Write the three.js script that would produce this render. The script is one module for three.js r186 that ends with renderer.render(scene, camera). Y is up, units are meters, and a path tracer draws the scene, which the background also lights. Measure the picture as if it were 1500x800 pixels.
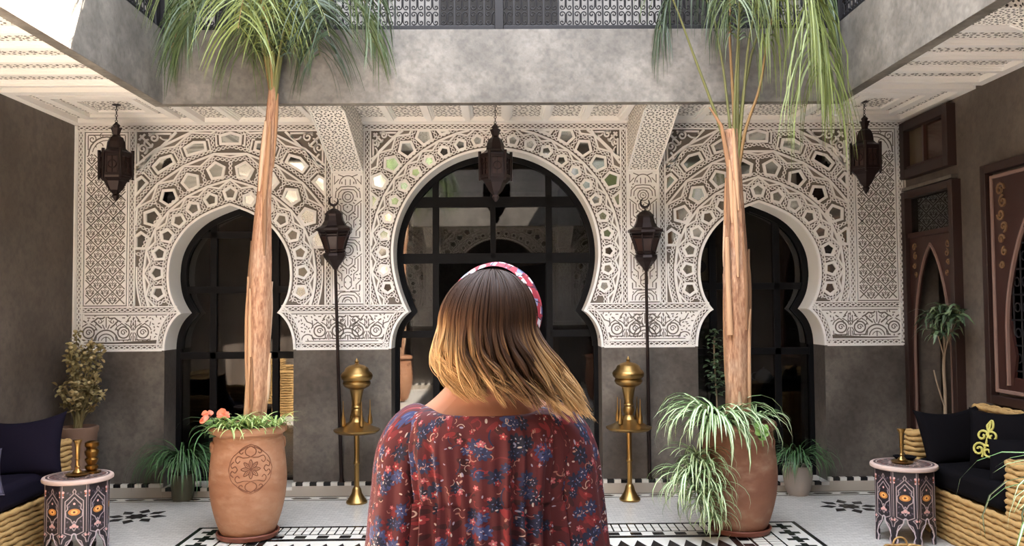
import * as THREE from 'three';
import { MarchingCubes } from 'three/addons/objects/MarchingCubes.js';
import { RoundedBoxGeometry } from 'three/addons/geometries/RoundedBoxGeometry.js';
import { mergeVertices, toCreasedNormals } from 'three/addons/utils/BufferGeometryUtils.js';

// ------------------------------------------------------------------ camera, sky, sun, exposure
const scene = new THREE.Scene();
const renderer = new THREE.WebGLRenderer({ antialias: true });
renderer.toneMapping = THREE.LinearToneMapping;
renderer.toneMappingExposure = 3.6;
renderer.shadowMap.enabled = true;
const camera = new THREE.PerspectiveCamera(2 * Math.atan(400 / 1250) * 180 / Math.PI, 1500 / 800, 0.05, 200);
camera.rotation.order = 'YXZ';
camera.position.set(0, 1.55, 7.18);
camera.rotation.set(THREE.MathUtils.degToRad(2.3), THREE.MathUtils.degToRad(-0.75), THREE.MathUtils.degToRad(-0.42));
{ // clear sky, paler towards the horizon
  const W = 128, H = 64, d = new Float32Array(W * H * 4);
  for (let j = 0; j < H; j++) for (let i = 0; i < W; i++) {
    const el = Math.max(0, (j + 0.5) / H * 2 - 1), f = Math.pow(1 - el, 2.2), k = (j * W + i) * 4;
    d[k] = 3.5 * (0.74 + 0.26 * f); d[k + 1] = 3.5 * (0.83 + 0.14 * f); d[k + 2] = 3.5 * (0.97 + 0.0 * f); d[k + 3] = 1;
  }
  const t = new THREE.DataTexture(d, W, H, THREE.RGBAFormat, THREE.FloatType);
  t.mapping = THREE.EquirectangularReflectionMapping; t.magFilter = THREE.LinearFilter; t.minFilter = THREE.LinearFilter; t.needsUpdate = true;
  scene.background = t; scene.environment = t;
}
const sun = new THREE.DirectionalLight(0xfff5e8, 34);
sun.position.set(7.6, 3.2 + 16, 3.6 - 6.7); sun.target.position.set(-2.4, 3.2, 3.6);
sun.castShadow = true; sun.shadow.mapSize.set(2048, 2048);
Object.assign(sun.shadow.camera, { left: -9, right: 9, top: 9, bottom: -9, near: 0.5, far: 40 });
scene.add(sun, sun.target);

// ------------------------------------------------------------------ helpers
let seed = 12345;
const rnd = () => { seed = (seed * 1664525 + 1013904223) % 4294967296; return seed / 4294967296; };
const rr = (a, b) => a + (b - a) * rnd();
const V = (x, y, z) => new THREE.Vector3(x, y, z);
const PI = Math.PI, R = THREE.MathUtils.degToRad, lerp = (a, b, t) => a + (b - a) * t, clamp = (x, a, b) => Math.min(b, Math.max(a, x));
const smooth = (a, b, x) => { const t = clamp((x - a) / (b - a), 0, 1); return t * t * (3 - 2 * t); };
const used = {};
function numbered(n) { const k = used[n] = (used[n] ?? -1) + 1; return k ? n + '_' + String(k).padStart(3, '0') : n; }
function thing(name, label, category, pos = [0, 0, 0], turn = 0, group) {
  const o = new THREE.Group(); o.name = numbered(name); o.position.set(...pos); o.rotation.y = turn;
  o.userData = { label, category }; if (group) o.userData.group = group;
  scene.add(o); return o;
}
function struct(name, label, category) { const o = new THREE.Group(); o.name = numbered(name); o.userData = { kind: 'structure', label, category }; scene.add(o); return o; }
function part(name, geo, mat, parent, pos, label) {
  const m = new THREE.Mesh(geo, mat); m.name = name; m.castShadow = m.receiveShadow = true;
  if (pos) m.position.set(...pos); if (label) m.userData.label = label; parent.add(m); return m;
}
function stuff(m) { m.userData.kind = 'stuff'; return m; }
function copyOf(o, label, pos, turn, category) { // an individual of the same kind, parts and all
  const c = o.clone(); c.name = numbered(o.name.replace(/_\d+$/, '')); c.userData = { ...o.userData, label };
  if (pos) c.position.set(...pos); if (turn !== undefined) c.rotation.y = turn; scene.add(c); return c;
}
// a bag of triangles
class Bag {
  constructor() { this.p = []; this.n = []; this.u = []; this.c = null; }
  tri(a, b, c, n, ua, ub, uc) {
    if (!n) { const e = [b[0] - a[0], b[1] - a[1], b[2] - a[2]], f = [c[0] - a[0], c[1] - a[1], c[2] - a[2]]; n = [e[1] * f[2] - e[2] * f[1], e[2] * f[0] - e[0] * f[2], e[0] * f[1] - e[1] * f[0]]; const l = Math.hypot(...n) || 1; n = n.map((x) => x / l); }
    this.p.push(...a, ...b, ...c); this.n.push(...n, ...n, ...n);
    this.u.push(...(ua || [a[0] + a[2], a[1]]), ...(ub || [b[0] + b[2], b[1]]), ...(uc || [c[0] + c[2], c[1]]));
    return this;
  }
  quad(a, b, c, d, n) { return this.tri(a, b, c, n).tri(a, c, d, n); }
  add(geo, m, col) { // any three geometry
    let g = geo.index ? geo.toNonIndexed() : geo.clone(); if (m) g.applyMatrix4(m);
    const P = g.attributes.position.array, N = g.attributes.normal.array, U = g.attributes.uv?.array, C = g.attributes.color?.array, k = P.length / 3;
    for (let i = 0; i < P.length; i++) { this.p.push(P[i]); this.n.push(N[i]); }
    for (let i = 0; i < k * 2; i++) this.u.push(U ? U[i] : 0);
    if (C || col || this.c) { if (!this.c) { this.c = []; for (let i = 0; i < this.p.length / 3 - k; i++) this.c.push(1, 1, 1); } for (let i = 0; i < k * 3; i++) this.c.push(C ? C[i] : col ? col[i % 3] : 1); }
    return this;
  }
  get empty() { return !this.p.length; }
  build() {
    const g = new THREE.BufferGeometry();
    g.setAttribute('position', new THREE.BufferAttribute(new Float32Array(this.p), 3)); g.setAttribute('normal', new THREE.BufferAttribute(new Float32Array(this.n), 3)); g.setAttribute('uv', new THREE.BufferAttribute(new Float32Array(this.u), 2));
    if (this.c) g.setAttribute('color', new THREE.BufferAttribute(new Float32Array(this.c), 3));
    return g;
  }
}
const mat4 = (x = 0, y = 0, z = 0, rx = 0, ry = 0, rz = 0, s = 1) => new THREE.Matrix4().compose(V(x, y, z), new THREE.Quaternion().setFromEuler(new THREE.Euler(rx, ry, rz)), Array.isArray(s) ? V(...s) : V(s, s, s));
function boxUV(g, s = 1) { // texture coordinates in metres from the dominant axis
  g = g.index ? g.toNonIndexed() : g; const p = g.attributes.position, n = g.attributes.normal, u = new Float32Array(p.count * 2);
  for (let i = 0; i < p.count; i++) {
    const ax = Math.abs(n.getX(i)), ay = Math.abs(n.getY(i)), az = Math.abs(n.getZ(i)), x = p.getX(i), y = p.getY(i), z = p.getZ(i);
    const [a, b] = az >= ax && az >= ay ? [x, y] : ay >= ax ? [x, z] : [z, y]; u[i * 2] = a * s; u[i * 2 + 1] = b * s;
  }
  g.setAttribute('uv', new THREE.BufferAttribute(u, 2)); return g;
}
function slab(x0, x1, y0, y1, z0, z1) { const g = new THREE.BoxGeometry(x1 - x0, y1 - y0, z1 - z0); g.translate((x0 + x1) / 2, (y0 + y1) / 2, (z0 + z1) / 2); return boxUV(g); }
function rslab(x0, x1, y0, y1, z0, z1, r = 0.006) { const g = new RoundedBoxGeometry(x1 - x0, y1 - y0, z1 - z0, 2, r); g.translate((x0 + x1) / 2, (y0 + y1) / 2, (z0 + z1) / 2); return boxUV(g); }
const lathe = (pts, seg = 40) => { const g = new THREE.LatheGeometry(pts.map(([r, y]) => new THREE.Vector2(Math.max(r, 1e-4), y)), seg); return toCreasedNormals(g, R(40)); };
// tube of changing radius along points; radius may be a number or a function of 0..1, twist gives rope strands
function sweep(pts, rad, sides = 6, closed = false, caps = true, uLen = 1) {
  const n = pts.length, P = pts.map((p) => p.isVector3 ? p : V(...p)), rf = typeof rad === 'function' ? rad : () => rad;
  const T = P.map((p, i) => { const a = P[closed ? (i + n - 1) % n : Math.max(0, i - 1)], b = P[closed ? (i + 1) % n : Math.min(n - 1, i + 1)]; return b.clone().sub(a).normalize(); });
  let N = Math.abs(T[0].y) < 0.9 ? V(0, 1, 0) : V(1, 0, 0); N.sub(T[0].clone().multiplyScalar(N.dot(T[0]))).normalize();
  const pos = [], nor = [], uv = [], idx = []; let len = 0; const m = closed ? n + 1 : n;
  for (let q = 0; q < m; q++) {
    const i = q % n; if (q) { len += P[i].distanceTo(P[(i + n - 1) % n]); N.sub(T[i].clone().multiplyScalar(N.dot(T[i]))).normalize(); }
    const B = T[i].clone().cross(N), r = rf(q / (m - 1), i);
    for (let k = 0; k <= sides; k++) { const a = k / sides * 2 * PI, c = Math.cos(a), s = Math.sin(a), d = V(N.x * c + B.x * s, N.y * c + B.y * s, N.z * c + B.z * s); pos.push(P[i].x + d.x * r, P[i].y + d.y * r, P[i].z + d.z * r); nor.push(d.x, d.y, d.z); uv.push(len * uLen, k / sides); }
  }
  for (let q = 0; q < m - 1; q++) for (let k = 0; k < sides; k++) { const a = q * (sides + 1) + k, b = a + sides + 1; idx.push(a, a + 1, b, b, a + 1, b + 1); }
  if (caps && !closed) for (const e of [0, n - 1]) { const c = pos.length / 3, s = e ? 1 : -1; pos.push(P[e].x, P[e].y, P[e].z); nor.push(T[e].x * s, T[e].y * s, T[e].z * s); uv.push(0, 0); for (let k = 0; k < sides; k++) { const a = e * (sides + 1) + k; e ? idx.push(c, a, a + 1) : idx.push(c, a + 1, a); } }
  const g = new THREE.BufferGeometry(); g.setAttribute('position', new THREE.Float32BufferAttribute(pos, 3)); g.setAttribute('normal', new THREE.Float32BufferAttribute(nor, 3)); g.setAttribute('uv', new THREE.Float32BufferAttribute(uv, 2)); g.setIndex(idx); return g;
}
const curve = (pts, n) => new THREE.CatmullRomCurve3(pts.map((p) => p.isVector3 ? p : V(...p))).getPoints(n);
function tint(g, f) { // vertex colours from a function of position
  const p = g.attributes.position, c = new Float32Array(p.count * 3); for (let i = 0; i < p.count; i++) c.set(f(p.getX(i), p.getY(i), p.getZ(i), i), i * 3); g.setAttribute('color', new THREE.BufferAttribute(c, 3)); return g;
}
// ---- relief drawn in the plane of a wall (x, y), from z0 out to z1
const clipSeg = (a, b, c) => { if (!c) return [a, b]; let t0 = 0, t1 = 1; const dx = b[0] - a[0], dy = b[1] - a[1]; for (const [p, q] of [[-dx, a[0] - c[0]], [dx, c[1] - a[0]], [-dy, a[1] - c[2]], [dy, c[3] - a[1]]]) { if (Math.abs(p) < 1e-9) { if (q < 0) return null; } else { const r = q / p; if (p < 0) t0 = Math.max(t0, r); else t1 = Math.min(t1, r); } } return t0 < t1 ? [[a[0] + dx * t0, a[1] + dy * t0], [a[0] + dx * t1, a[1] + dy * t1]] : null; };
function clipLine(pts, c) { if (!c) return [pts]; const out = []; let cur = null; for (let i = 0; i + 1 < pts.length; i++) { const s = clipSeg(pts[i], pts[i + 1], c); if (!s) { cur = null; continue; } if (cur && Math.hypot(cur.at(-1)[0] - s[0][0], cur.at(-1)[1] - s[0][1]) < 1e-6) cur.push(s[1]); else out.push(cur = [s[0], s[1]]); } return out; }
function clipPoly(poly, c) {
  let out = poly; for (const [k, v, sg] of [[0, c[0], 1], [0, c[1], -1], [1, c[2], 1], [1, c[3], -1]]) { const inp = out; out = []; for (let i = 0; i < inp.length; i++) { const a = inp[i], b = inp[(i + 1) % inp.length], da = sg * (a[k] - v), db = sg * (b[k] - v); if (da >= 0) out.push(a); if ((da >= 0) !== (db >= 0)) { const t = da / (da - db); out.push([lerp(a[0], b[0], t), lerp(a[1], b[1], t)]); } } if (!out.length) return []; }
  return out;
}
const areaOf = (p) => { let s = 0; for (let i = 0; i < p.length; i++) { const a = p[i], b = p[(i + 1) % p.length]; s += a[0] * b[1] - b[0] * a[1]; } return s / 2; };
function ribbon(bag, pts, w, z0, z1, closed = false) {
  const n = pts.length; if (n < 2) return; const L = [], Q = [];
  for (let i = 0; i < n; i++) {
    const a = pts[closed ? (i + n - 1) % n : Math.max(0, i - 1)], b = pts[i], c = pts[closed ? (i + 1) % n : Math.min(n - 1, i + 1)];
    let d1 = [b[0] - a[0], b[1] - a[1]], d2 = [c[0] - b[0], c[1] - b[1]]; let l1 = Math.hypot(...d1), l2 = Math.hypot(...d2); if (l1 < 1e-9) { d1 = d2; l1 = l2; } if (l2 < 1e-9) { d2 = d1; l2 = l1; } if (l1 < 1e-9) return;
    const n1 = [-d1[1] / l1, d1[0] / l1], n2 = [-d2[1] / l2, d2[0] / l2]; let m = [n1[0] + n2[0], n1[1] + n2[1]]; const ml = Math.hypot(...m) || 1; m = [m[0] / ml, m[1] / ml]; const k = w / 2 / Math.max(0.45, m[0] * n1[0] + m[1] * n1[1]);
    L.push([b[0] + m[0] * k, b[1] + m[1] * k]); Q.push([b[0] - m[0] * k, b[1] - m[1] * k]);
  }
  for (let i = 0; i < (closed ? n : n - 1); i++) {
    const j = (i + 1) % n, A = [...L[i], z1], B = [...Q[i], z1], C = [...Q[j], z1], D = [...L[j], z1];
    bag.quad(B, C, D, A, [0, 0, 1]); bag.quad([...L[i], z1], [...L[j], z1], [...L[j], z0], [...L[i], z0]); bag.quad([...Q[j], z1], [...Q[i], z1], [...Q[i], z0], [...Q[j], z0]);
  }
  if (!closed) for (const [i, s] of [[0, 1], [n - 1, -1]]) { const A = [...L[i], z1], B = [...L[i], z0], C = [...Q[i], z0], D = [...Q[i], z1]; s > 0 ? bag.quad(A, B, C, D) : bag.quad(D, C, B, A); }
}
function line(bag, pts, w, z0, z1, clip) { for (const s of clipLine(pts, clip)) ribbon(bag, s, w, z0, z1); }
function prism(poly, z0, z1, bag = new Bag()) { // any simple polygon
  if (areaOf(poly) < 0) poly = [...poly].reverse(); const v = poly.map((p) => new THREE.Vector2(...p));
  for (const f of THREE.ShapeUtils.triangulateShape(v, [])) bag.tri(...f.map((i) => [...poly[i], z1]), [0, 0, 1]);
  for (let i = 0; i < poly.length; i++) { const a = poly[i], b = poly[(i + 1) % poly.length]; bag.quad([...a, z0], [...b, z0], [...b, z1], [...a, z1]); }
  return bag;
}
function resample(pts, step) { const out = [pts[0]]; let acc = 0; const L = pts.slice(1).reduce((s, p, i) => s + Math.hypot(p[0] - pts[i][0], p[1] - pts[i][1]), 0), n = Math.max(1, Math.round(L / step)), d = L / n; let next = d; for (let i = 0; i + 1 < pts.length; i++) { const a = pts[i], b = pts[i + 1], l = Math.hypot(b[0] - a[0], b[1] - a[1]); while (next <= acc + l + 1e-7 && out.length <= n) { const t = l ? (next - acc) / l : 0; out.push([lerp(a[0], b[0], t), lerp(a[1], b[1], t)]); next += d; } acc += l; } return out; }
// a braid of two crossing strands: eyes open between them
function braid(bag, pts, amp, eye, w, z0, z1, clip) {
  const q = resample(pts, eye / 3); for (const s of [1, -1]) { const o = q.map((p, i) => { const a = q[Math.max(0, i - 1)], b = q[Math.min(q.length - 1, i + 1)], l = Math.hypot(b[0] - a[0], b[1] - a[1]) || 1, k = s * amp * [0, 0.95, 0.95, 0, -0.95, -0.95][i % 6]; return [p[0] - (b[1] - a[1]) / l * k, p[1] + (b[0] - a[0]) / l * k]; }); line(bag, o, w, z0, s > 0 ? z1 : z1 - 0.0015, clip); }
}
const arc = (cx, cy, r, a0, a1, n = 12) => Array.from({ length: n + 1 }, (_, i) => { const a = R(lerp(a0, a1, i / n)); return [cx + r * Math.cos(a), cy + r * Math.sin(a)]; });
const spiral = (cx, cy, r, a0, turns, dir = 1, n = 22) => Array.from({ length: n + 1 }, (_, i) => { const t = i / n, a = R(a0) + dir * t * turns * 2 * PI, q = r * (1 - 0.82 * t); return [cx + q * Math.cos(a), cy + q * Math.sin(a)]; });
// ---- textures
function noise(size, cells, oct, sd) { // tileable value noise, several octaves
  let s = sd; const r = () => { s = (s * 1664525 + 1013904223) % 4294967296; return s / 4294967296; }, out = new Float32Array(size * size); let amp = 1, tot = 0;
  for (let o = 0; o < oct; o++) {
    const c = cells * 2 ** o, g = Float32Array.from({ length: c * c }, r);
    for (let y = 0; y < size; y++) for (let x = 0; x < size; x++) { const fx = x / size * c, fy = y / size * c, ix = Math.floor(fx), iy = Math.floor(fy); let tx = fx - ix, ty = fy - iy; tx = tx * tx * (3 - 2 * tx); ty = ty * ty * (3 - 2 * ty); const a = g[iy % c * c + ix % c], b = g[iy % c * c + (ix + 1) % c], d = g[(iy + 1) % c * c + ix % c], e = g[(iy + 1) % c * c + (ix + 1) % c]; out[y * size + x] += amp * lerp(lerp(a, b, tx), lerp(d, e, tx), ty); }
    tot += amp; amp *= 0.55;
  }
  return out.map((v) => v / tot);
}
function tex(size, f, srgb = true, rep) {
  const d = new Uint8Array(size * size * 4); for (let y = 0; y < size; y++) for (let x = 0; x < size; x++) { const c = f(x, y, y * size + x), k = (y * size + x) * 4; d[k] = clamp(c[0], 0, 255); d[k + 1] = clamp(c[1], 0, 255); d[k + 2] = clamp(c[2], 0, 255); d[k + 3] = 255; }
  const t = new THREE.DataTexture(d, size, size); t.wrapS = t.wrapT = THREE.RepeatWrapping; t.magFilter = THREE.LinearFilter; t.minFilter = THREE.LinearMipmapLinearFilter; t.generateMipmaps = true; if (srgb) t.colorSpace = THREE.SRGBColorSpace; if (rep) t.repeat.set(rep, rep); t.needsUpdate = true; return t;
}
function canvasTex(w, h, draw, repX, repY, srgb = true) { const c = document.createElement('canvas'); c.width = w; c.height = h; draw(c.getContext('2d'), w, h); const t = new THREE.CanvasTexture(c); t.wrapS = t.wrapT = THREE.RepeatWrapping; if (srgb) t.colorSpace = THREE.SRGBColorSpace; if (repX) t.repeat.set(repX, repY ?? repX); return t; }
const mixc = (a, b, t) => [lerp(a[0], b[0], t), lerp(a[1], b[1], t), lerp(a[2], b[2], t)];
const std = (color, roughness = 0.8, o = {}) => new THREE.MeshStandardMaterial({ color, roughness, ...o });

// ------------------------------------------------------------------ materials
const N1 = noise(512, 4, 6, 11), N2 = noise(512, 24, 4, 29), N3 = noise(512, 8, 5, 77), N4 = noise(512, 64, 3, 5);
const mottled = (a, b, c, rep) => tex(512, (x, y, i) => { const t = clamp((N1[i] - 0.32) * 2.4, 0, 1), s = clamp((N2[i] - 0.35) * 2.2, 0, 1); const k = 1 + 0.34 * (N4[i] - 0.5) + (N4[i] > 0.66 ? -0.12 : 0) * s; return mixc(mixc(a, b, t), c, 0.55 * s * t).map((v) => v * k); }, true, rep);
const bumpTex = tex(512, (x, y, i) => { const v = 255 * (0.5 * N1[i] + 0.5 * N2[i]); return [v, v, v]; }, false);
const M = {
  tadelakt: std(0xffffff, 0.5, { map: mottled([98, 92, 85], [136, 129, 120], [166, 158, 148], 0.55), bumpMap: bumpTex, bumpScale: 0.004 }),
  tadelaktWall: std(0xffffff, 0.55, { map: mottled([80, 70, 62], [102, 92, 83], [120, 109, 99], 0.4), bumpMap: bumpTex, bumpScale: 0.004 }),
  tadelaktDado: std(0xffffff, 0.5, { map: mottled([78, 71, 65], [106, 98, 90], [130, 122, 112], 0.55), bumpMap: bumpTex, bumpScale: 0.004 }),
  plaster: std(0xf1ece6, 0.8), plasterWall: std(0xe7e1d8, 0.85), ground: std(0x70665d, 0.8), inlay: std(0x847a70, 0.45),  // ground: taupe with the shade of carved recesses put in
  mirror: std(0xd6d8d4, 0.06, { metalness: 1 }), glass: new THREE.MeshPhysicalMaterial({ color: 0xaeb0b2, roughness: 0.02, transmission: 1, thickness: 0, ior: 1.55 }),
  black: new THREE.MeshPhysicalMaterial({ color: 0x0b0a0c, roughness: 0.55, specularIntensity: 0.3 }), iron: std(0x1d1a1c, 0.5, { metalness: 0.4 }), dark: std(0x26221f, 0.8),
  lantern: std(0x271a18, 0.42, { metalness: 0.5 }), lanternGlass: std(0x35201b, 0.3), brass: std(0xa48350, 0.36, { metalness: 1 }), brassDark: std(0x7d5a2c, 0.36, { metalness: 1 }),
  whiteTile: std(0xdad5cb, 0.25), blackTile: std(0x1b1a1b, 0.22), beigeTile: std(0xada294, 0.4), grout: std(0x6f6a64, 0.9), pad: new THREE.MeshPhysicalMaterial({ color: 0x0c0a0d, roughness: 0.9, specularIntensity: 0.15, side: THREE.DoubleSide }), padNavy: new THREE.MeshPhysicalMaterial({ color: 0x14101c, roughness: 0.9, specularIntensity: 0.15, side: THREE.DoubleSide }),
};

// ------------------------------------------------------------------ the courtyard: dimensions (back wall at z = 0, floor at y = 0)
const X0 = -3.58, X1 = 3.45, ZF = 8.6, CEIL = 3.11, OX0 = -2.38, OX1 = 2.38, OZ0 = 1.18, OZ1 = 7.42, DADO = 1.21, TOP = 5.9;
const interp = (tab, t) => { t = Math.abs(t); if (t <= tab[0][0]) return tab[0][1]; for (let i = 0; i + 1 < tab.length; i++) if (t <= tab[i + 1][0]) { const k = (t - tab[i][0]) / (tab[i + 1][0] - tab[i][0]); return lerp(tab[i][1], tab[i + 1][1], k); } return tab.at(-1)[1]; };
const SIDE = [[0, 0.54], [5, 0.525], [12, 0.511], [22, 0.5], [36, 0.496], [57, 0.494], [74, 0.5], [90, 0.504], [104, 0.517], [116, 0.532], [132, 0.545]];
const MID = [[0, 0.866], [90, 0.865], [105, 0.868], [115, 0.877], [124, 0.893]];
const arches = [
  { cx: -2.275, cy: 1.885, tab: SIDE, end: 132, foot: 0.537, rect: [-3.064, -1.481, 1.582, 3.052] },
  { cx: -0.04, cy: 2.02, tab: MID, end: 124, foot: 0.882, rect: [-1.09, 1.017, 1.582, 3.052] },
  { cx: 2.19, cy: 1.885, tab: SIDE, end: 132, foot: 0.537, rect: [1.403, 2.951, 1.582, 3.052] },
];
for (const a of arches) {
  a.P = (deg, r) => [a.cx + r * Math.sin(R(deg)), a.cy + r * Math.cos(R(deg))];
  a.R0 = (deg) => interp(a.tab, deg);
  const up = []; for (let d = -a.end; d <= a.end; d += a.end / 44) up.push(a.P(d, a.R0(d)));
  const w = a.P(a.end, a.R0(a.end)), f = [a.cx + a.foot, DADO], cusp = (s) => Array.from({ length: 13 }, (_, i) => { const t = i / 12, u = 1 - t, c1 = [lerp(w[0], f[0], 0.52), w[1] - 0.055], c2 = [f[0] - 0.002, lerp(w[1], f[1], 0.45)]; const x = u ** 3 * w[0] + 3 * u * u * t * c1[0] + 3 * u * t * t * c2[0] + t ** 3 * f[0], y = u ** 3 * w[1] + 3 * u * u * t * c1[1] + 3 * u * t * t * c2[1] + t ** 3 * f[1]; return [s > 0 ? x : 2 * a.cx - x, y]; });
  a.cuspR = cusp(1); a.cuspL = cusp(-1); a.waist = w;
  a.outline = [...[...a.cuspL].reverse().slice(0, -1), ...up, ...a.cuspR.slice(1)];
}
const offsetLine = (pts, d) => pts.map((p, i) => { const a = pts[Math.max(0, i - 1)], b = pts[Math.min(pts.length - 1, i + 1)], l = Math.hypot(b[0] - a[0], b[1] - a[1]) || 1; return [p[0] - (b[1] - a[1]) / l * d, p[1] + (b[0] - a[0]) / l * d]; });

// ------------------------------------------------------------------ back wall: plaster with three arches, carved relief, mirrors, dado
const wallBack = struct('wall_back', 'courtyard wall of white carved plaster with three horseshoe arches above a grey dado', 'wall');
{
  const shape = new THREE.Shape(); shape.moveTo(X0 - 0.2, DADO);
  for (const a of arches) for (const p of a.outline) shape.lineTo(p[0], p[1]);
  shape.lineTo(X1 + 0.2, DADO); shape.lineTo(X1 + 0.2, 3.3); shape.lineTo(X0 - 0.2, 3.3); shape.closePath();
  const g = new THREE.ExtrudeGeometry(shape, { depth: 0.24, bevelEnabled: false, curveSegments: 4 }); g.translate(0, 0, -0.26);
  part('plaster_wall', toCreasedNormals(boxUV(g), R(25)), M.plasterWall, wallBack);
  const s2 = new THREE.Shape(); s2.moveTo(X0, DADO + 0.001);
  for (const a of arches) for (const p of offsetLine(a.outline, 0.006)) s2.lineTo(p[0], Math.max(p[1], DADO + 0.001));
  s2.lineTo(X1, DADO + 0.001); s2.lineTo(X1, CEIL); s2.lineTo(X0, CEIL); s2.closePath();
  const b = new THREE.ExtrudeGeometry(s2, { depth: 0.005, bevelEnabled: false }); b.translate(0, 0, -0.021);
  part('shade_toned_backing', boxUV(b), M.ground, wallBack);  // recess shade behind the ribs is given as taupe colour
  const dx = [X0 - 0.2, arches[0].cx - 0.537, arches[0].cx + 0.537, arches[1].cx - 0.882, arches[1].cx + 0.882, arches[2].cx - 0.537, arches[2].cx + 0.537, X1 + 0.2];
  for (let i = 0; i < 8; i += 2) part('dado_panel', slab(dx[i], dx[i + 1], 0, DADO, -0.26, 0), M.tadelaktDado, wallBack);
  // skirting of glazed tiles: a pale band with a row of black and white tiles on top
  for (let i = 0; i < 8; i += 2) {
    const a = Math.max(dx[i], X0), c = Math.min(dx[i + 1], X1); part('skirting_band', slab(a, c, 0, 0.085, 0, 0.042), M.beigeTile, wallBack);
    part('skirting_top', slab(a, c, 0.085, 0.112, 0, 0.041), M.whiteTile, wallBack);
    for (let x = a + 0.03; x + 0.06 < c; x += 0.115) part('black_tile', slab(x, x + 0.058, 0.086, 0.1135, 0.002, 0.044), M.blackTile, wallBack);
  }
  for (const a of arches) { // low steps in the arches
    part('step', slab(a.cx - a.foot, a.cx + a.foot, 0, 0.05, -0.26, 0.036), M.beigeTile, wallBack); part('step_top', slab(a.cx - a.foot, a.cx + a.foot, 0.05, 0.076, -0.26, 0.035), M.whiteTile, wallBack);
    for (let x = a.cx - a.foot + 0.03; x + 0.06 < a.cx + a.foot; x += 0.115) part('black_tile', slab(x, x + 0.058, 0.051, 0.0775, -0.02, 0.038), M.blackTile, wallBack);
  }
}
const Z0 = -0.0165, Z1 = 0.002;
const twoLines = (bag, pts, gap, w, clip) => { line(bag, offsetLine(pts, gap), w, Z0, Z1, clip); line(bag, offsetLine(pts, -gap), w, Z0, Z1, clip); };
{ // framing braids
  const fr = new Bag(), br = new Bag(), xs = [-3.53, -3.096, -1.449, -1.122, 1.049, 1.371, 2.983, 3.405];
  const run = (pts) => { braid(br, pts, 0.012, 0.047, 0.0068, Z0, Z1 - 0.002); twoLines(fr, pts, 0.0255, 0.0125); };
  xs.forEach((x, i) => run([[x, i === 0 || i === 7 ? 1.235 : 1.566], [x, 3.072]]));
  run([[X0 + 0.03, 3.085], [X1 - 0.03, 3.085]]);
  const [A, B, C] = arches, W = (a, s) => a.cx + s * (a.waist[0] - a.cx);
  for (const [x0, x1] of [[-3.52, W(A, -1) - 0.03], [W(A, 1) + 0.03, W(B, -1) - 0.03], [W(B, 1) + 0.03, W(C, -1) - 0.03], [W(C, 1) + 0.03, 3.395]]) run([[x0, 1.55], [x1, 1.55]]);
  for (const [x0, x1] of [[-3.52, A.cx - 0.56], [A.cx + 0.56, B.cx - 0.905], [B.cx + 0.905, C.cx - 0.56], [C.cx + 0.56, 3.395]]) run([[x0, 1.236], [x1, 1.236]]);
  for (const a of arches) for (const c of [a.cuspR, [...a.cuspL].reverse()]) { const s = c === a.cuspR ? 1 : 1, o = offsetLine(c, 0.042 * s); braid(br, o, 0.0115, 0.042, 0.006, Z0, Z1 - 0.002); line(fr, offsetLine(c, 0.066), 0.011, Z0, Z1); }
  ribbon(fr, [[X0 + 0.008, 1.212], [X0 + 0.008, 3.105]], 0.03, Z0, Z1); ribbon(fr, [[X1 - 0.008, 1.212], [X1 - 0.008, 3.105]], 0.03, Z0, Z1);
  for (const a of arches) ribbon(fr, offsetLine(a.outline, 0.009), 0.02, Z0 - 0.004, Z1 + 0.004);
  for (const [x0, x1] of [[X0, A.cx - 0.537], [A.cx + 0.537, B.cx - 0.882], [B.cx + 0.882, C.cx - 0.537], [C.cx + 0.537, X1]]) ribbon(fr, [[x0, 1.2175], [x1, 1.2175]], 0.012, Z0, Z1 + 0.002);
  part('plaster_border', fr.build(), M.plaster, wallBack); stuff(part('braid_border', br.build(), M.plaster, wallBack));
}
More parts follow.
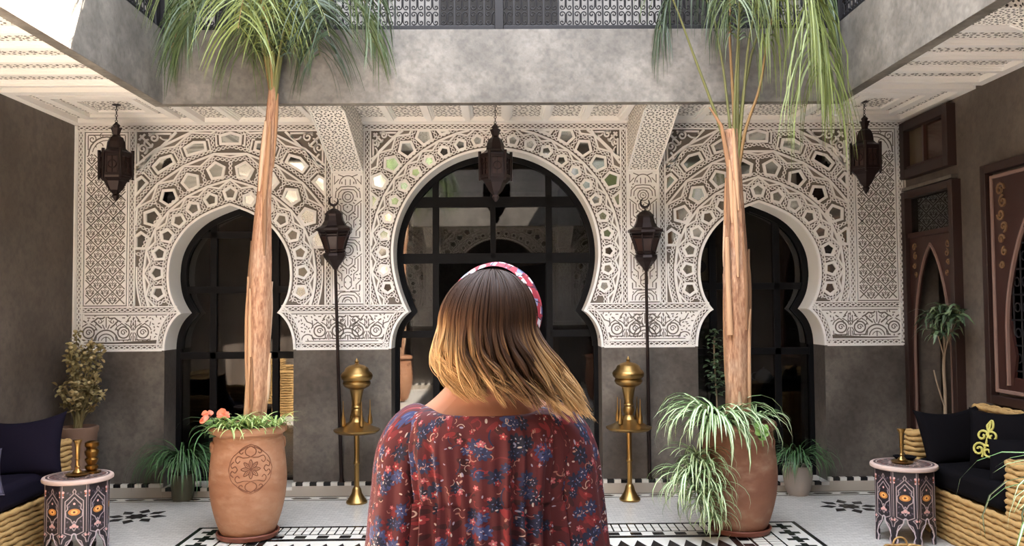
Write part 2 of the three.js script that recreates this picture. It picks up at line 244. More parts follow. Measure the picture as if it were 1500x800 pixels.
// mirror pieces and triangles of painted mirror grey set in strapwork that rings each arch
function archPanel(a, rings, corner) {
  const panel = new THREE.Group(); panel.name = 'carved_arch_surround'; wallBack.add(panel);
  const st = new Bag(), br = new Bag(), c = a.rect;
  const piece = (poly, mat, name, t) => { const q = clipPoly(poly, c); if (q.length < 3 || Math.abs(areaOf(q)) < 0.0002) return null; const m = q.reduce((s, p) => [s[0] + p[0] / q.length, s[1] + p[1] / q.length], [0, 0]); const o = part(name, prism(q.map((p) => [p[0] - m[0], p[1] - m[1]]), -0.004, 0).build(), mat, panel, [m[0], m[1], t ? -0.0095 : -0.0125]); if (t) o.rotation.set(rr(-t, t), rr(-t, t), 0); return q; };
  let inner = (d) => a.R0(d) + 0.02;
  for (const g of rings) {
    const ths = []; for (let k = -g.n; k <= g.n; k++) ths.push((k + (g.shift || 0)) * g.step); if (g.shift) ths.pop();
    const off = (d) => a.R0(d) + lerp(g.off[0], g.off[1], Math.abs(d) / 70), A = (d) => a.R0(d) + lerp(g.A[0], g.A[1], Math.abs(d) / 70);
    for (const d of ths) {
      const ctr = a.P(d, off(d)), pent = (rad) => (g.house ? [[0, 0.8], [-1.05, 0.42], [-0.98, -0.62], [0.98, -0.62], [1.05, 0.42]] : [90, 162, 234, 306, 378].map((q) => [Math.cos(R(q)), Math.sin(R(q))])).map(([u, v]) => { const x = u * rad * g.sx, y = v * rad * g.sy, t = R(d); return [ctr[0] + x * Math.cos(t) + y * Math.sin(t), ctr[1] - x * Math.sin(t) + y * Math.cos(t)]; });
      const q = clipPoly(pent(g.rad + 0.007), c); if (q.length > 2 && Math.abs(areaOf(q)) > 0.25 * g.rad * g.rad) { ribbon(st, q, 0.021, Z0, Z1 + 0.001, true); piece(pent(g.rad), M.mirror, 'mirror_piece', 0.035); }
      if (g.house) for (const s of [-1, 1]) { const t = R(d), f = (u, v) => [ctr[0] + u * Math.cos(t) + v * Math.sin(t), ctr[1] - u * Math.sin(t) + v * Math.cos(t)], e = g.rad * g.sx * 1.05 + 0.038; line(st, [f(s * (e - 0.015), -0.052), f(s * e, -0.058), f(s * (e + 0.006), 0.04), f(s * (e - 0.012), 0.046)], 0.012, Z0, Z1, c); }
    }
    const zz = [], outer = []; const lo = ths[0] - g.step, hi = ths.at(-1) + g.step;
    for (let d = lo; d <= hi + 0.01; d += g.step) { zz.push([d, A(d)], [d + g.step / 2, A(d + g.step / 2) - g.dip]); outer.push(a.P(d, A(d) + 0.002)); }
    zz.pop(); const zp = zz.map(([d, r]) => a.P(d, r));
    line(st, zp, 0.015, Z0, Z1, c); line(st, outer, 0.017, Z0, Z1 + 0.001, c);
    for (let i = 0; i + 2 < zp.length; i += 2) piece([zp[i], zp[i + 1], zp[i + 2]], M.inlay, 'mirror_grey_inlay');  // triangles: even mirror reflection painted as flat grey
    const inn = inner, arcPts = (f) => { const o = []; for (let d = lo; d <= hi; d += g.step / 3) o.push(a.P(d, f(d))); return o; };
    braid(br, arcPts((d) => inn(d) + 0.026), 0.0115, 0.038, 0.0058, Z0, Z1 - 0.002, c);
    braid(br, zz.map(([d, r], i) => a.P(d, r - (i % 2 ? 0.026 : 0.032))), 0.0115, 0.038, 0.0058, Z0, Z1 - 0.002, c);
    for (const d of [...ths.map((t) => t - g.step / 2), ths.at(-1) + g.step / 2]) braid(br, [a.P(d, inn(d) + 0.035), a.P(d, A(d) - g.dip - 0.035)], 0.0115, 0.038, 0.0058, Z0, Z1 - 0.002, c);
    if (g.tail) for (const s of [-1, 1]) { const o = []; for (let d = hi; d <= 131; d += 4) o.push(d); braid(br, o.map((d) => a.P(s * d, inn(d) + 0.026)), 0.0115, 0.038, 0.0058, Z0, Z1 - 0.002, c); line(st, o.map((d) => a.P(s * d, inn(d) + 0.052)), 0.014, Z0, Z1, c); line(st, o.map((d) => a.P(s * d, inn(d) - 0.006)), 0.016, Z0, Z1, c); }
    inner = (d) => A(d) + 0.008;
  }
  for (const s of [-1, 1]) { // scrolls in the top corners
    const kx = s < 0 ? c[0] : c[1], ky = c[3], f = (u, v) => [kx - s * u, ky - v], L = corner, cl = (pts, w = 0.011) => line(st, pts.map(([u, v]) => f(u, v)), w, Z0, Z1);
    const k = L / 0.34; cl([[L * 0.98, 0.004], [0.004, L * 0.98]], 0.02); cl([[0.03 * k, 0.03 * k], [0.13 * k, 0.13 * k]], 0.016);
    cl(spiral(0.145 * k, 0.052 * k, 0.043 * k, 200, 1.4, 1), 0.012); cl(spiral(0.052 * k, 0.145 * k, 0.043 * k, 70, 1.4, -1), 0.012);
    cl([[0.1 * k, 0.016], [0.29 * k, 0.018]], 0.013); cl([[0.016, 0.1 * k], [0.018, 0.29 * k]], 0.013); cl(arc(0.24 * k, 0.02 * k, 0.05 * k, 10, 150)); cl(arc(0.02 * k, 0.24 * k, 0.05 * k, -60, 80)); cl(arc(0.1 * k, 0.1 * k, 0.035 * k, 0, 270), 0.01); cl([[0.07 * k, 0.02], [0.02, 0.07 * k]], 0.012);
  }
  part('strapwork', st.build(), M.plaster, panel); stuff(part('braid_band', br.build(), M.plaster, panel));
}
const sideRings = [
  { n: 7, step: 15.4, off: [0.101, 0.103], rad: 0.05, sx: 1, sy: 1, A: [0.216, 0.212], dip: 0.046 },
  { n: 5, shift: 0.5, tail: true, step: 16, off: [0.325, 0.283], rad: 0.066, sx: 1.02, sy: 1.02, A: [0.468, 0.435], dip: 0.062 },
  { n: 3, step: 16, off: [0.562, 0.55], rad: 0.07, sx: 1.08, sy: 0.86, house: true, A: [0.7, 0.69], dip: 0.058 },
];
archPanel(arches[0], sideRings, 0.34);
archPanel(arches[1], [
  { n: 12, step: 9, off: [0.088, 0.088], rad: 0.041, sx: 1, sy: 1, A: [0.19, 0.188], dip: 0.042 },
  { n: 8, shift: 0.5, tail: true, step: 9, off: [0.288, 0.285], rad: 0.062, sx: 1, sy: 1.08, A: [0.432, 0.428], dip: 0.06 },
], 0.25);
archPanel(arches[2], sideRings, 0.34);
// panels of shallow carving: a white plate, groove shade painted in as raised taupe strips
function plate(name, poly) { return part(name, prism(poly, Z0, -0.004).build(), M.plaster, wallBack); }
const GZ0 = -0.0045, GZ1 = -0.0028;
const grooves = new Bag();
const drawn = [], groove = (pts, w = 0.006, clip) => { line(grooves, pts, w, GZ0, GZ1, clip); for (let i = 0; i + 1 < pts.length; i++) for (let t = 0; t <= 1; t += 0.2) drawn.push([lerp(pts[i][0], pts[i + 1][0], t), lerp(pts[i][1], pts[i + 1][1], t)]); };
function leafStrokes(poly, gap = 0.0195) { // small leaves, also strips of painted groove shade, in the spaces left between the scrolls
  const inside = (x, y) => { let c = false; for (let i = 0, j = poly.length - 1; i < poly.length; j = i++) { const [a, b] = [poly[i], poly[j]]; if ((a[1] > y) !== (b[1] > y) && x < (b[0] - a[0]) * (y - a[1]) / (b[1] - a[1]) + a[0]) c = !c; } return c; };
  const xs = poly.map((p) => p[0]), ys = poly.map((p) => p[1]), x0 = Math.min(...xs), x1 = Math.max(...xs), y0 = Math.min(...ys), y1 = Math.max(...ys), near = drawn.filter((p) => p[0] > x0 - 0.05 && p[0] < x1 + 0.05 && p[1] > y0 - 0.05 && p[1] < y1 + 0.05);
  for (let k = 0; k < 1500; k++) { const x = rr(x0, x1), y = rr(y0, y1); if (![[0.014, 0], [-0.014, 0], [0, 0.014], [0, -0.014]].every(([u, v]) => inside(x + u, y + v)) || near.some((p) => Math.hypot(p[0] - x, p[1] - y) < gap)) continue; const a = rr(0, PI), c = Math.cos(a) * 0.009, s = Math.sin(a) * 0.009; line(grooves, [[x - c, y - s], [x + c * 0.2 - s * 0.3, y + s * 0.2 + c * 0.3], [x + c, y + s]], 0.0085, GZ0, GZ1); near.push([x, y], [x - c, y - s], [x + c, y + s]); }
}
for (const [x0, x1] of [[-3.488, -3.138], [3.025, 3.363]]) { // diaper panels
  const y0 = 1.59, y1 = 3.045, c = [x0 + 0.012, x1 - 0.012, y0 + 0.012, y1 - 0.012], p = 0.124, xm = (x0 + x1) / 2;
  plate('carved_diaper_panel', [[x0, y0], [x1, y0], [x1, y1], [x0, y1]]);
  const top = 2.86, cd = [c[0], c[1], c[2], top];
  for (let k = -16; k < 18; k++) for (const s of [1, -1]) { const u = xm + k * p; groove([[u - s * 0.9, y0 - 0.9 + 0.05], [u + s * 0.9, y0 + 0.9 + 0.05]], 0.009, cd); groove([[u - s * 0.9, y0 + 0.05 - 0.9 + 1.488], [u + s * 0.9, y0 + 0.05 + 0.9 + 1.488]], 0.009, cd); }
  for (let j = 0; j < 24; j++) for (let i = -2; i <= 2; i++) {
    const x = xm + (i + (j % 2 ? 0 : 0.5)) * p, y = y0 + 0.05 + j * p / 2; if (x < c[0] + 0.03 || x > c[1] - 0.03 || y > top - 0.04 || y < c[2] + 0.03) continue;
    groove([[x - 0.034, y - 0.004], [x, y - 0.038], [x + 0.034, y - 0.004]], 0.008); groove([[x - 0.032, y + 0.014], [x - 0.012, y - 0.014]], 0.01); groove([[x + 0.032, y + 0.014], [x + 0.012, y - 0.014]], 0.01); groove([[x - 0.012, y + 0.032], [x, y + 0.044], [x + 0.012, y + 0.032]], 0.008); groove([[x, y - 0.012], [x, y + 0.03]], 0.007); groove([[x - 0.018, y + 0.018], [x - 0.007, y + 0.004]], 0.006); groove([[x + 0.018, y + 0.018], [x + 0.007, y + 0.004]], 0.006);
  }
  groove(arc(xm, 2.86, 0.15, 0, 180), 0.012); groove(arc(xm, 2.86, 0.12, 10, 170), 0.007); groove([[x0 + 0.02, y1 - 0.02], [x1 - 0.02, y1 - 0.02]], 0.009);
  for (const s of [-1, 1]) { groove(spiral(xm + s * 0.12, 2.99, 0.036, 90, 1.3, s), 0.008); groove([[xm + s * 0.155, 2.9], [xm + s * 0.155, 3.02]], 0.008); groove(spiral(xm + s * 0.04, 3.02, 0.02, 90, 1, -s), 0.006); groove(arc(xm + s * 0.06, 2.93, 0.03, 0, 200), 0.007); }
}
for (const xm of [-1.286, 1.21]) { // pilaster panels
  const w = 0.128, y0 = 1.59, y1 = 2.69, c = [xm - w + 0.008, xm + w - 0.008, y0 + 0.01, y1 - 0.01];
  plate('carved_pilaster_panel', [[xm - w, y0], [xm + w, y0], [xm + w, y1], [xm - w, y1]]);
  const mir = (pts, wd = 0.0075) => { groove(pts.map(([x, y]) => [xm + x, y]), wd, c); groove(pts.map(([x, y]) => [xm - x, y]), wd, c); };
  for (const yc of [2.49, 2.04, 1.6]) {
    mir(arc(0, yc, 0.046, 0, 180, 8)); mir(arc(0, yc, 0.046, 180, 360, 8)); mir(arc(0, yc, 0.026, 0, 360, 8), 0.006);
    mir([[0.0, yc + 0.065], [0.05, yc + 0.06], [0.075, yc + 0.035], [0.08, yc - 0.005]]); mir([[0.0, yc + 0.09], [0.06, yc + 0.085], [0.1, yc + 0.045], [0.105, yc - 0.01]]);
    mir([[0.118, yc - 0.03], [0.06, yc - 0.075], [0.06, yc - 0.12], [0.01, yc - 0.16], [0.01, yc - 0.2]]); mir([[0.01, yc - 0.06], [0.04, yc - 0.075], [0.035, yc - 0.11], [0.0, yc - 0.135]]);
    mir([[0.085, yc - 0.07], [0.085, yc - 0.17], [0.05, yc - 0.2], [0.05, yc - 0.26]]); mir([[0.11, yc - 0.05], [0.11, yc - 0.25], [0.07, yc - 0.29], [0.07, yc - 0.33]]);
    mir([[0.0, yc - 0.21], [0.03, yc - 0.24], [0.03, yc - 0.3], [0.0, yc - 0.33]]); mir([[0.02, yc - 0.345], [0.1, yc - 0.345]]); mir([[0.04, yc - 0.13], [0.065, yc - 0.15]], 0.01); mir([[0.1, yc - 0.29], [0.1, yc - 0.34]], 0.01);
    for (const [u, v] of [[0.02, -0.27], [0.1, -0.2], [0.03, 0.035], [0.095, 0.07], [0.065, -0.235]]) mir([[u, yc + v - 0.007], [u, yc + v + 0.007]], 0.008);
  }
  mir(arc(0, 2.6, 0.07, 0, 90)); mir([[0.095, 2.685], [0.03, 2.66]]); mir([[0.112, 2.67], [0.112, 2.6], [0.075, 2.64]]); mir([[0.02, 2.59], [0.02, 2.64]]); mir([[0.05, 2.6], [0.05, 2.62]], 0.009); leafStrokes([[xm - w, y0], [xm + w, y0], [xm + w, y1], [xm - w, y1]]);
}
{ // lower friezes between the arches
  const [A, B, C] = arches, y0 = 1.268, y1 = 1.517;
  const side = (a, s) => { const c = offsetLine(s > 0 ? a.cuspR : [...a.cuspL].reverse(), 0.07).filter((p) => p[1] > y0 + 0.004 && p[1] < y1 - 0.004); return s > 0 ? c : c; };
  const polys = [
    [[-3.497, y0], ...side(A, -1), [A.cx - 0.48, y1 - 0.001], [-3.497, y1]],
    [[A.cx + 0.61, y0], [B.cx - 0.955, y0], ...side(B, -1), [B.cx - 0.83, y1 - 0.001], [A.cx + 0.48, y1 - 0.001], ...side(A, 1)],
    [[B.cx + 0.955, y0], [C.cx - 0.61, y0], ...side(C, -1), [C.cx - 0.48, y1 - 0.001], [B.cx + 0.83, y1 - 0.001], ...side(B, 1)],
    [[3.372, y0], [3.372, y1], [C.cx + 0.48, y1 - 0.001], ...side(C, 1)],
  ];
  polys.forEach((p) => plate('carved_frieze', p));
  const ring = (x, y = 1.363) => { for (const s of [-1, 1]) { groove(arc(x + s * 0.004, y, 0.068, s > 0 ? 15 : 165, s > 0 ? 75 : 105, 6), 0.008); groove([[x + s * 0.03, y - 0.066], [x + s * 0.055, y - 0.058]], 0.011); groove([[x + s * 0.066, y - 0.03], [x + s * 0.06, y - 0.07]], 0.007); groove([[x + s * 0.02, y + 0.085], [x + s * 0.045, y + 0.1]], 0.011); groove([[x + s * 0.058, y + 0.055], [x + s * 0.064, y + 0.09]], 0.007); } groove([[x - 0.012, y + 0.122], [x + 0.012, y + 0.122]], 0.009); groove([[x, y - 0.06], [x, y - 0.075]], 0.01); groove([[x - 0.03, y + 0.066], [x - 0.01, y + 0.075]], 0.008); groove([[x + 0.03, y + 0.066], [x + 0.01, y + 0.075]], 0.008); groove(arc(x, y, 0.047, 0, 360, 18), 0.0115); groove(spiral(x, y, 0.027, 0, 1.3, 1, 16), 0.0085); };
  const nodeA = (x) => { groove([[x, 1.495], [x, 1.405]], 0.008); groove(arc(x, 1.285, 0.098, 5, 175), 0.0115); groove(arc(x, 1.285, 0.066, 5, 175), 0.009); groove([[x, 1.285], [x, 1.33]], 0.008); groove(arc(x, 1.285, 0.04, 15, 165, 6), 0.006); for (const s of [-1, 1]) { groove([[x + s * 0.03, 1.43], [x + s * 0.012, 1.39]], 0.008); groove([[x + s * 0.08, 1.4], [x + s * 0.1, 1.375]], 0.01); groove([[x + s * 0.02, 1.465], [x + s * 0.045, 1.44]], 0.006); } for (const s of [-1, 1]) { groove([[x + s * 0.012, 1.495], [x + s * 0.03, 1.48], [x + s * 0.07, 1.485], [x + s * 0.1, 1.46], [x + s * 0.07, 1.43], [x + s * 0.035, 1.4]], 0.0115); groove(spiral(x + s * 0.055, 1.455, 0.022, 90, 1, s, 10), 0.006); } };
  const nodeB = (x) => { for (const [dx, y, h] of [[0, 1.475, 0.02], [0, 1.435, 0.022], [0, 1.392, 0.02], [-0.017, 1.455, 0.014], [0.017, 1.455, 0.014], [-0.015, 1.413, 0.014], [0.015, 1.413, 0.014]]) prism([[x + dx - 0.0065, y], [x + dx, y - h], [x + dx + 0.0065, y], [x + dx, y + h]], GZ0, GZ1, grooves); groove([[x, 1.362], [x, 1.29]], 0.008); for (const s of [-1, 1]) { groove([[x + s * 0.012, 1.362], [x + s * 0.03, 1.33], [x + s * 0.03, 1.3], [x + s * 0.11, 1.3]], 0.008); groove([[x + s * 0.022, 1.497], [x + s * 0.05, 1.46]], 0.009); groove([[x + s * 0.1, 1.44], [x + s * 0.06, 1.415], [x + s * 0.055, 1.39]], 0.008); } };
  const do_ = (rings, as, bs) => { rings.forEach((x) => ring(x)); as.forEach(nodeA); bs.forEach(nodeB); };
  do_([-3.445, -3.155, -2.995], [-3.3], [-3.075]); do_([3.32, 3.03, 2.87], [3.175], [2.95]);
  for (const m of [-1.286, 1.21]) { do_([m - 0.235, m - 0.083, m + 0.083, m + 0.235], [m], [m - 0.158, m + 0.158]); for (const s of [-1, 1]) { groove([[m + s * 0.37, 1.49], [m + s * 0.34, 1.44], [m + s * 0.3, 1.425], [m + s * 0.29, 1.39]], 0.009); groove(arc(m + s * 0.335, 1.285, 0.05, 0, 180), 0.009); } }
  for (const [a, b] of [[-3.48, -2.9], [-1.64, -1.03], [0.95, 1.55], [2.83, 3.355]]) { groove([[a, 1.278], [b, 1.278]], 0.007); }
  for (const [a, b] of [[-3.48, -2.76], [-1.77, -0.9], [0.82, 1.66], [2.69, 3.355]]) groove([[a, 1.507], [b, 1.507]], 0.007);
  polys.forEach((p) => leafStrokes(p));
}
stuff(part('groove_shade', grooves.build(), M.ground, wallBack));  // proud taupe strips; the shade of cut grooves is painted

// glazing in the arches: black metal bars and panes behind the wall
function glazing(a, xs, ys, label, open) {
  const w = struct('window', label, 'window'); w.name = 'window_' + (++glazing.n); const zf = -0.3, x0 = a.cx - a.foot - 0.06, x1 = a.cx + a.foot + 0.06, y1 = a.cy + 0.95 * (a.foot > 0.7 ? 1 : 0.65), bar = (xa, xb, ya, yb, d = 0.03) => part('window_bar', rslab(xa, xb, ya, yb, zf - d, zf + d, 0.004), M.black, w);
  const f = new Bag(); ribbon(f, offsetLine(a.outline, -0.018), 0.06, -0.335, -0.262); for (const s of [-1, 1]) f.add(slab(a.cx + s * a.foot - 0.035, a.cx + s * a.foot + 0.035, 0.05, DADO, -0.335, -0.262)); part('window_frame', f.build(), M.black, w);
  const gx = [x0, ...xs, x1], gy = [0.06, ...ys, y1];
  for (const x of xs) { if (open && Math.abs(x - a.cx) < 0.2) bar(x - 0.024, x + 0.024, open[2], y1); else bar(x - 0.028, x + 0.028, 0.06, y1); }
  for (const y of ys) { if (open && y < open[2] - 0.01) { bar(x0, open[0], y - 0.03, y + 0.03); bar(open[1], x1, y - 0.03, y + 0.03); } else bar(x0, x1, y - (open ? 0.045 : 0.03), y + (open ? 0.045 : 0.03)); }
  bar(x0, x1, 0.05, 0.1);
  for (let i = 0; i + 1 < gx.length; i++) for (let j = 0; j + 1 < gy.length; j++) { if (open && gx[i] >= open[0] - 0.01 && gx[i + 1] <= open[1] + 0.01 && gy[j + 1] <= open[2] + 0.01) continue; const p = part('pane', slab(gx[i], gx[i + 1], gy[j], gy[j + 1], zf - 0.003, zf + 0.003), M.glass, w); p.rotation.set(0, 0, 0); }
  return w;
}
glazing.n = 0;
const win1 = glazing(arches[0], [-2.5, -1.96], [1.15, 1.72, 2.2], 'black metal glazing of the left horseshoe arch behind the left palm trunk');
const win2 = glazing(arches[1], [-0.567, -0.066, 0.424], [1.32, 1.98, 2.475], 'black metal glazing of the tall middle arch behind the woman', [-0.567, 0.424, 1.98]);
const win3 = glazing(arches[2], [1.86, 2.42], [1.15, 1.72], 'black metal glazing of the right horseshoe arch behind the right palm trunk');
part('door_leaf', rslab(0, 0.5, 0.1, 1.93, -0.02, 0.02), M.black, win2, [0.41, 0, -0.34]).rotation.y = R(118);

// ------------------------------------------------------------------ side walls, rooms behind, upper storey
function shell(name, label, boxes, mat) { const w = struct(name, label, 'wall'); boxes.forEach((b) => part(b[6] || 'wall_panel', slab(...b.slice(0, 6)), b[7] || mat, w)); return w; }
shell('wall_left', 'smooth grey-brown plastered wall on the left side of the courtyard', [[X0 - 0.2, X0, 0, 3.3, -0.02, ZF + 0.3], [X0, X0 + 0.03, 0, 0.11, 0.045, ZF, 'skirting_band', M.beigeTile]], M.tadelaktWall);
shell('wall_right', 'smooth grey-brown plastered wall on the right with dark door and window', [[X1, X1 + 0.2, 0, 3.3, -0.02, 0.11], [X1, X1 + 0.2, 0, 3.3, 0.8, 1.34], [X1, X1 + 0.2, 0, 3.3, 2.63, ZF + 0.3], [X1, X1 + 0.2, 2.43, 3.3, 0.11, 0.8], [X1, X1 + 0.2, 0, 0.97, 1.34, 2.63], [X1, X1 + 0.2, 2.4, 3.3, 1.34, 2.63], [X1 - 0.03, X1, 0, 0.11, 0.9, ZF, 'skirting_band', M.beigeTile]], M.tadelaktWall);
shell('wall_room', 'walls of the unlit room behind the arches', [[X0 - 0.2, X1 + 0.2, 0, 3.3, -5.2, -5.0], [X0 - 0.2, X0, 0, 3.3, -5.0, -0.26], [X1, X1 + 0.2, 0, 3.3, -5.0, -0.26], [-0.98, -0.9, 0, 3.3, -5.0, -1.6], [0.82, 0.9, 0, 3.3, -5.0, -1.6]], M.tadelaktWall);
shell('wall_side_room', 'walls of the unlit room behind the door and window on the right', [[X1 + 2.2, X1 + 2.3, 0, 3.3, -0.12, 4], [X1 + 0.2, X1 + 2.2, 0, 3.3, -0.12, -0.02], [X1 + 0.2, X1 + 2.2, 0, 3.3, 3.9, 4], [X1 + 0.2, X1 + 2.3, 3.2, 3.3, -0.02, 3.9, 'room_ceiling'], [X1 + 0.2, X1 + 2.3, -0.1, 0.02, -0.02, 3.9, 'room_floor', M.beigeTile]], M.tadelaktWall);
const upper = struct('wall_upper', 'pale grey walls of the upper gallery above the courtyard', 'wall');
M.upper = std(0xffffff, 0.7, { map: mottled([132, 127, 122], [150, 145, 140], [164, 159, 153], 0.4) });
for (const b of [[X0 - 0.2, X1 + 0.2, 3.3, TOP + 0.5, -0.2, 0], [X0 - 0.2, X1 + 0.2, 3.3, TOP + 0.5, ZF, ZF + 0.2], [X0 - 0.2, X0, 3.3, TOP + 0.5, 0, ZF], [X1, X1 + 0.2, 3.3, TOP + 0.5, 0, ZF]]) part('wall_panel', slab(...b), M.upper, upper);
const ringOf = (y0, y1, i = 0) => [[X0, X1, y0, y1, 0, OZ0 - i], [X0, X1, y0, y1, OZ1 + i, ZF], [X0, OX0 - i, y0, y1, OZ0 - i, OZ1 + i], [OX1 + i, X1, y0, y1, OZ0 - i, OZ1 + i]];
for (const b of ringOf(3.36, 3.5, 0.08)) part('gallery_floor', slab(...b), M.upper, upper);
for (const b of ringOf(TOP - 0.15, TOP + 0.15)) part('gallery_roof', slab(...b), M.upper, upper);
for (const x of [-1.9, 0.0, 1.9]) { part('door_panel', rslab(x - 0.5, x + 0.5, 3.5, 5.7, 0.001, 0.03), M.dark, upper); part('door_frame', rslab(x - 0.58, x + 0.58, 5.7, 5.8, 0, 0.06), M.black, upper); }
for (const [x, z] of [[OX0 - 0.04, OZ0 - 0.04], [OX1 + 0.04, OZ0 - 0.04], [OX0 - 0.04, OZ1 + 0.04], [OX1 + 0.04, OZ1 + 0.04]]) part('gallery_pillar', rslab(x - 0.06, x + 0.06, 3.5, TOP - 0.15, z - 0.06, z + 0.06), M.iron, upper);
// fascia round the opening
const fas = struct('beam', 'grey polished plaster fascia beams round the open courtyard under the railing', 'beam');
for (const b of [[OX0 - 0.08, OX1 + 0.08, 3.0, 3.53, OZ0 - 0.08, OZ0], [OX0 - 0.08, OX1 + 0.08, 3.0, 3.53, OZ1, OZ1 + 0.08], [OX0 - 0.08, OX0, 3.0, 3.53, OZ0, OZ1], [OX1, OX1 + 0.08, 3.0, 3.53, OZ0, OZ1]]) part('fascia', rslab(...b, 0.004), M.tadelakt, fas);

// ------------------------------------------------------------------ gallery ceiling: coffers, joists, brackets
function petals(g, w, h, bg, fg, n, s) { // pierced rosettes
  g.fillStyle = bg; g.fillRect(0, 0, w, h); g.fillStyle = fg; const petal = (x, y, a, l, t) => { g.save(); g.translate(x, y); g.rotate(a); g.beginPath(); g.moveTo(0, -t * 0.4); g.lineTo(l * 0.55, -t); g.lineTo(l, 0); g.lineTo(l * 0.55, t); g.lineTo(0, t * 0.4); g.closePath(); g.fill(); g.restore(); };
  for (let j = -1; j <= n; j++) for (let i = -1; i <= n; i++) { const c = w / n, x = (i + 0.5) * c, y = (j + 0.5) * c; for (let k = 0; k < 10; k++) { const a = k * PI / 5; petal(x + Math.cos(a) * c * 0.1, y + Math.sin(a) * c * 0.1, a, c * 0.13, c * 0.032 * s); petal(x + Math.cos(a + 0.31) * c * 0.29, y + Math.sin(a + 0.31) * c * 0.29, a + 0.31, c * 0.14, c * 0.045 * s); petal(x + Math.cos(a) * c * 0.45, y + Math.sin(a) * c * 0.45, a + 0.8, c * 0.11, c * 0.04 * s); } for (let k = 0; k < 8; k++) { const a = k * PI / 4; petal(x + c / 2 + Math.cos(a) * c * 0.05, y + c / 2 + Math.sin(a) * c * 0.05, a, c * 0.1, c * 0.03 * s); } }
}
const petalTex = canvasTex(512, 512, (g, w, h) => petals(g, w, h, '#ece5dc', '#554c45', 2, 1.2), 2.6), petalBig = canvasTex(512, 512, (g, w, h) => petals(g, w, h, '#eee7dd', '#4d453f', 2, 1.25), 3.4);
const petalBump = canvasTex(512, 512, (g, w, h) => petals(g, w, h, '#fff', '#000', 2, 1), 2.6, 2.6, false);
M.pierced = std(0xffffff, 0.8, { map: petalTex, bumpMap: petalBump, bumpScale: 0.006 }); M.pierced2 = std(0xffffff, 0.8, { map: petalBig });
const ceiling = struct('ceiling', 'white carved and coffered gallery ceiling round the courtyard opening', 'ceiling');
for (const b of ringOf(3.15, 3.3, 0.08)) part('ceiling_panel', slab(...b), M.pierced, ceiling);
function joist(x0, x1, z0, z1) { const along = x1 - x0 > z1 - z0, b = new Bag(); for (const [w, y0, y1] of [[0.045, 3.112, 3.16], [0.07, 3.127, 3.16], [0.092, 3.139, 3.16]]) { const m = along ? (z0 + z1) / 2 : (x0 + x1) / 2; b.add(along ? slab(x0, x1, y0, y1, m - w / 2, m + w / 2) : slab(m - w / 2, m + w / 2, y0, y1, z0, z1)); } part('joist', b.build(), M.plaster, ceiling); }
for (const zb of [0, OZ1 + 0.08]) {
  for (let x = -2.2; x < 2.3; x += 0.3225) if (Math.abs(Math.abs(x + 0.04) - 1.25) > 0.16) joist(x - 0.06, x + 0.06, zb, zb + 1.1);
  for (const z of zb ? [zb + 0.05, ZF - 0.045] : [0.045, 1.05]) part('ceiling_border', slab(X0, X1, 3.11, 3.17, z - 0.045, z + 0.045), M.plaster, ceiling);
  for (const x of zb ? [] : [[X0, -2.46], [2.46, X1]]) { // corner coffers
    for (const [i, y] of [[0, 3.108], [0.17, 3.12], [0.3, 3.132]]) for (const k of [[x[0] + i, x[1] - i, i + 0.0, i + 0.07], [x[0] + i, x[1] - i, 1.1 - i - 0.07, 1.1 - i], [x[0] + i, x[0] + i + 0.07, i + 0.07, 1.03 - i], [x[1] - i - 0.07, x[1] - i, i + 0.07, 1.03 - i]]) part('coffer_moulding', slab(k[0], k[1], y, 3.16, k[2], k[3]), M.plaster, ceiling);
  }
}
for (const [a, b] of [[X0, -2.46], [2.46, X1]]) { for (let z = 1.24; z < 7.4; z += 0.285) joist(a, b, z - 0.06, z + 0.06); for (const x of [a + 0.04, b - 0.03]) part('ceiling_border', slab(x - 0.04, x + 0.035, 3.11, 3.17, OZ0, OZ1), M.plaster, ceiling); }
function bracket(x, z, turn) { const s = new THREE.Shape([[0, 2.7], [0.86, 3.02], [1.1, 3.02], [1.1, 3.17], [0, 3.17]].map((p) => new THREE.Vector2(...p))), g = new THREE.ExtrudeGeometry(s, { depth: 0.26, bevelEnabled: false }); g.translate(0, 0, -0.13); g.rotateY(-PI / 2); boxUV(g); const b = part('bracket', g, M.pierced2, ceiling, [x, 0, z]); b.rotation.y = turn; const e = new Bag(); for (const s2 of [-0.126, 0.126]) e.add(sweep([[s2, 2.7, 0.002], [s2, 3.018, 0.862]], 0.007, 5)); e.add(slab(-0.13, 0.13, 2.69, 2.712, 0, 0.02)); part('bracket_edge', e.build(), M.plaster, b); return b; }
bracket(-1.286, 0, 0); bracket(1.21, 0, 0); bracket(X1, 2.9, -PI / 2).scale.z = 0.88; bracket(-1.286, ZF, PI); bracket(1.21, ZF, PI);
part('ceiling_panel', slab(X0 - 0.2, X1 + 0.2, 3.2, 3.3, -5.2, -0.26), M.tadelaktWall, ceiling);

// the wall behind the camera is the same wall turned round
{ const w = wallBack.clone(); w.name = 'wall_front'; w.userData = { kind: 'structure', label: 'matching carved arch wall at the near end of the courtyard', category: 'wall' }; w.position.z = ZF; w.rotation.y = PI; w.position.x = -0.08; scene.add(w);
  shell('wall_near_room', 'dark room behind the near arch wall', [[X0 - 0.3, X1 + 0.3, 0, 3.3, ZF + 1.9, ZF + 2.0], [X0 - 0.4, X0 - 0.3, 0, 3.3, ZF + 0.3, ZF + 2], [X1 + 0.3, X1 + 0.4, 0, 3.3, ZF + 0.3, ZF + 2], [X0 - 0.3, X1 + 0.3, 3.2, 3.3, ZF + 0.27, ZF + 2]], M.tadelaktWall); }

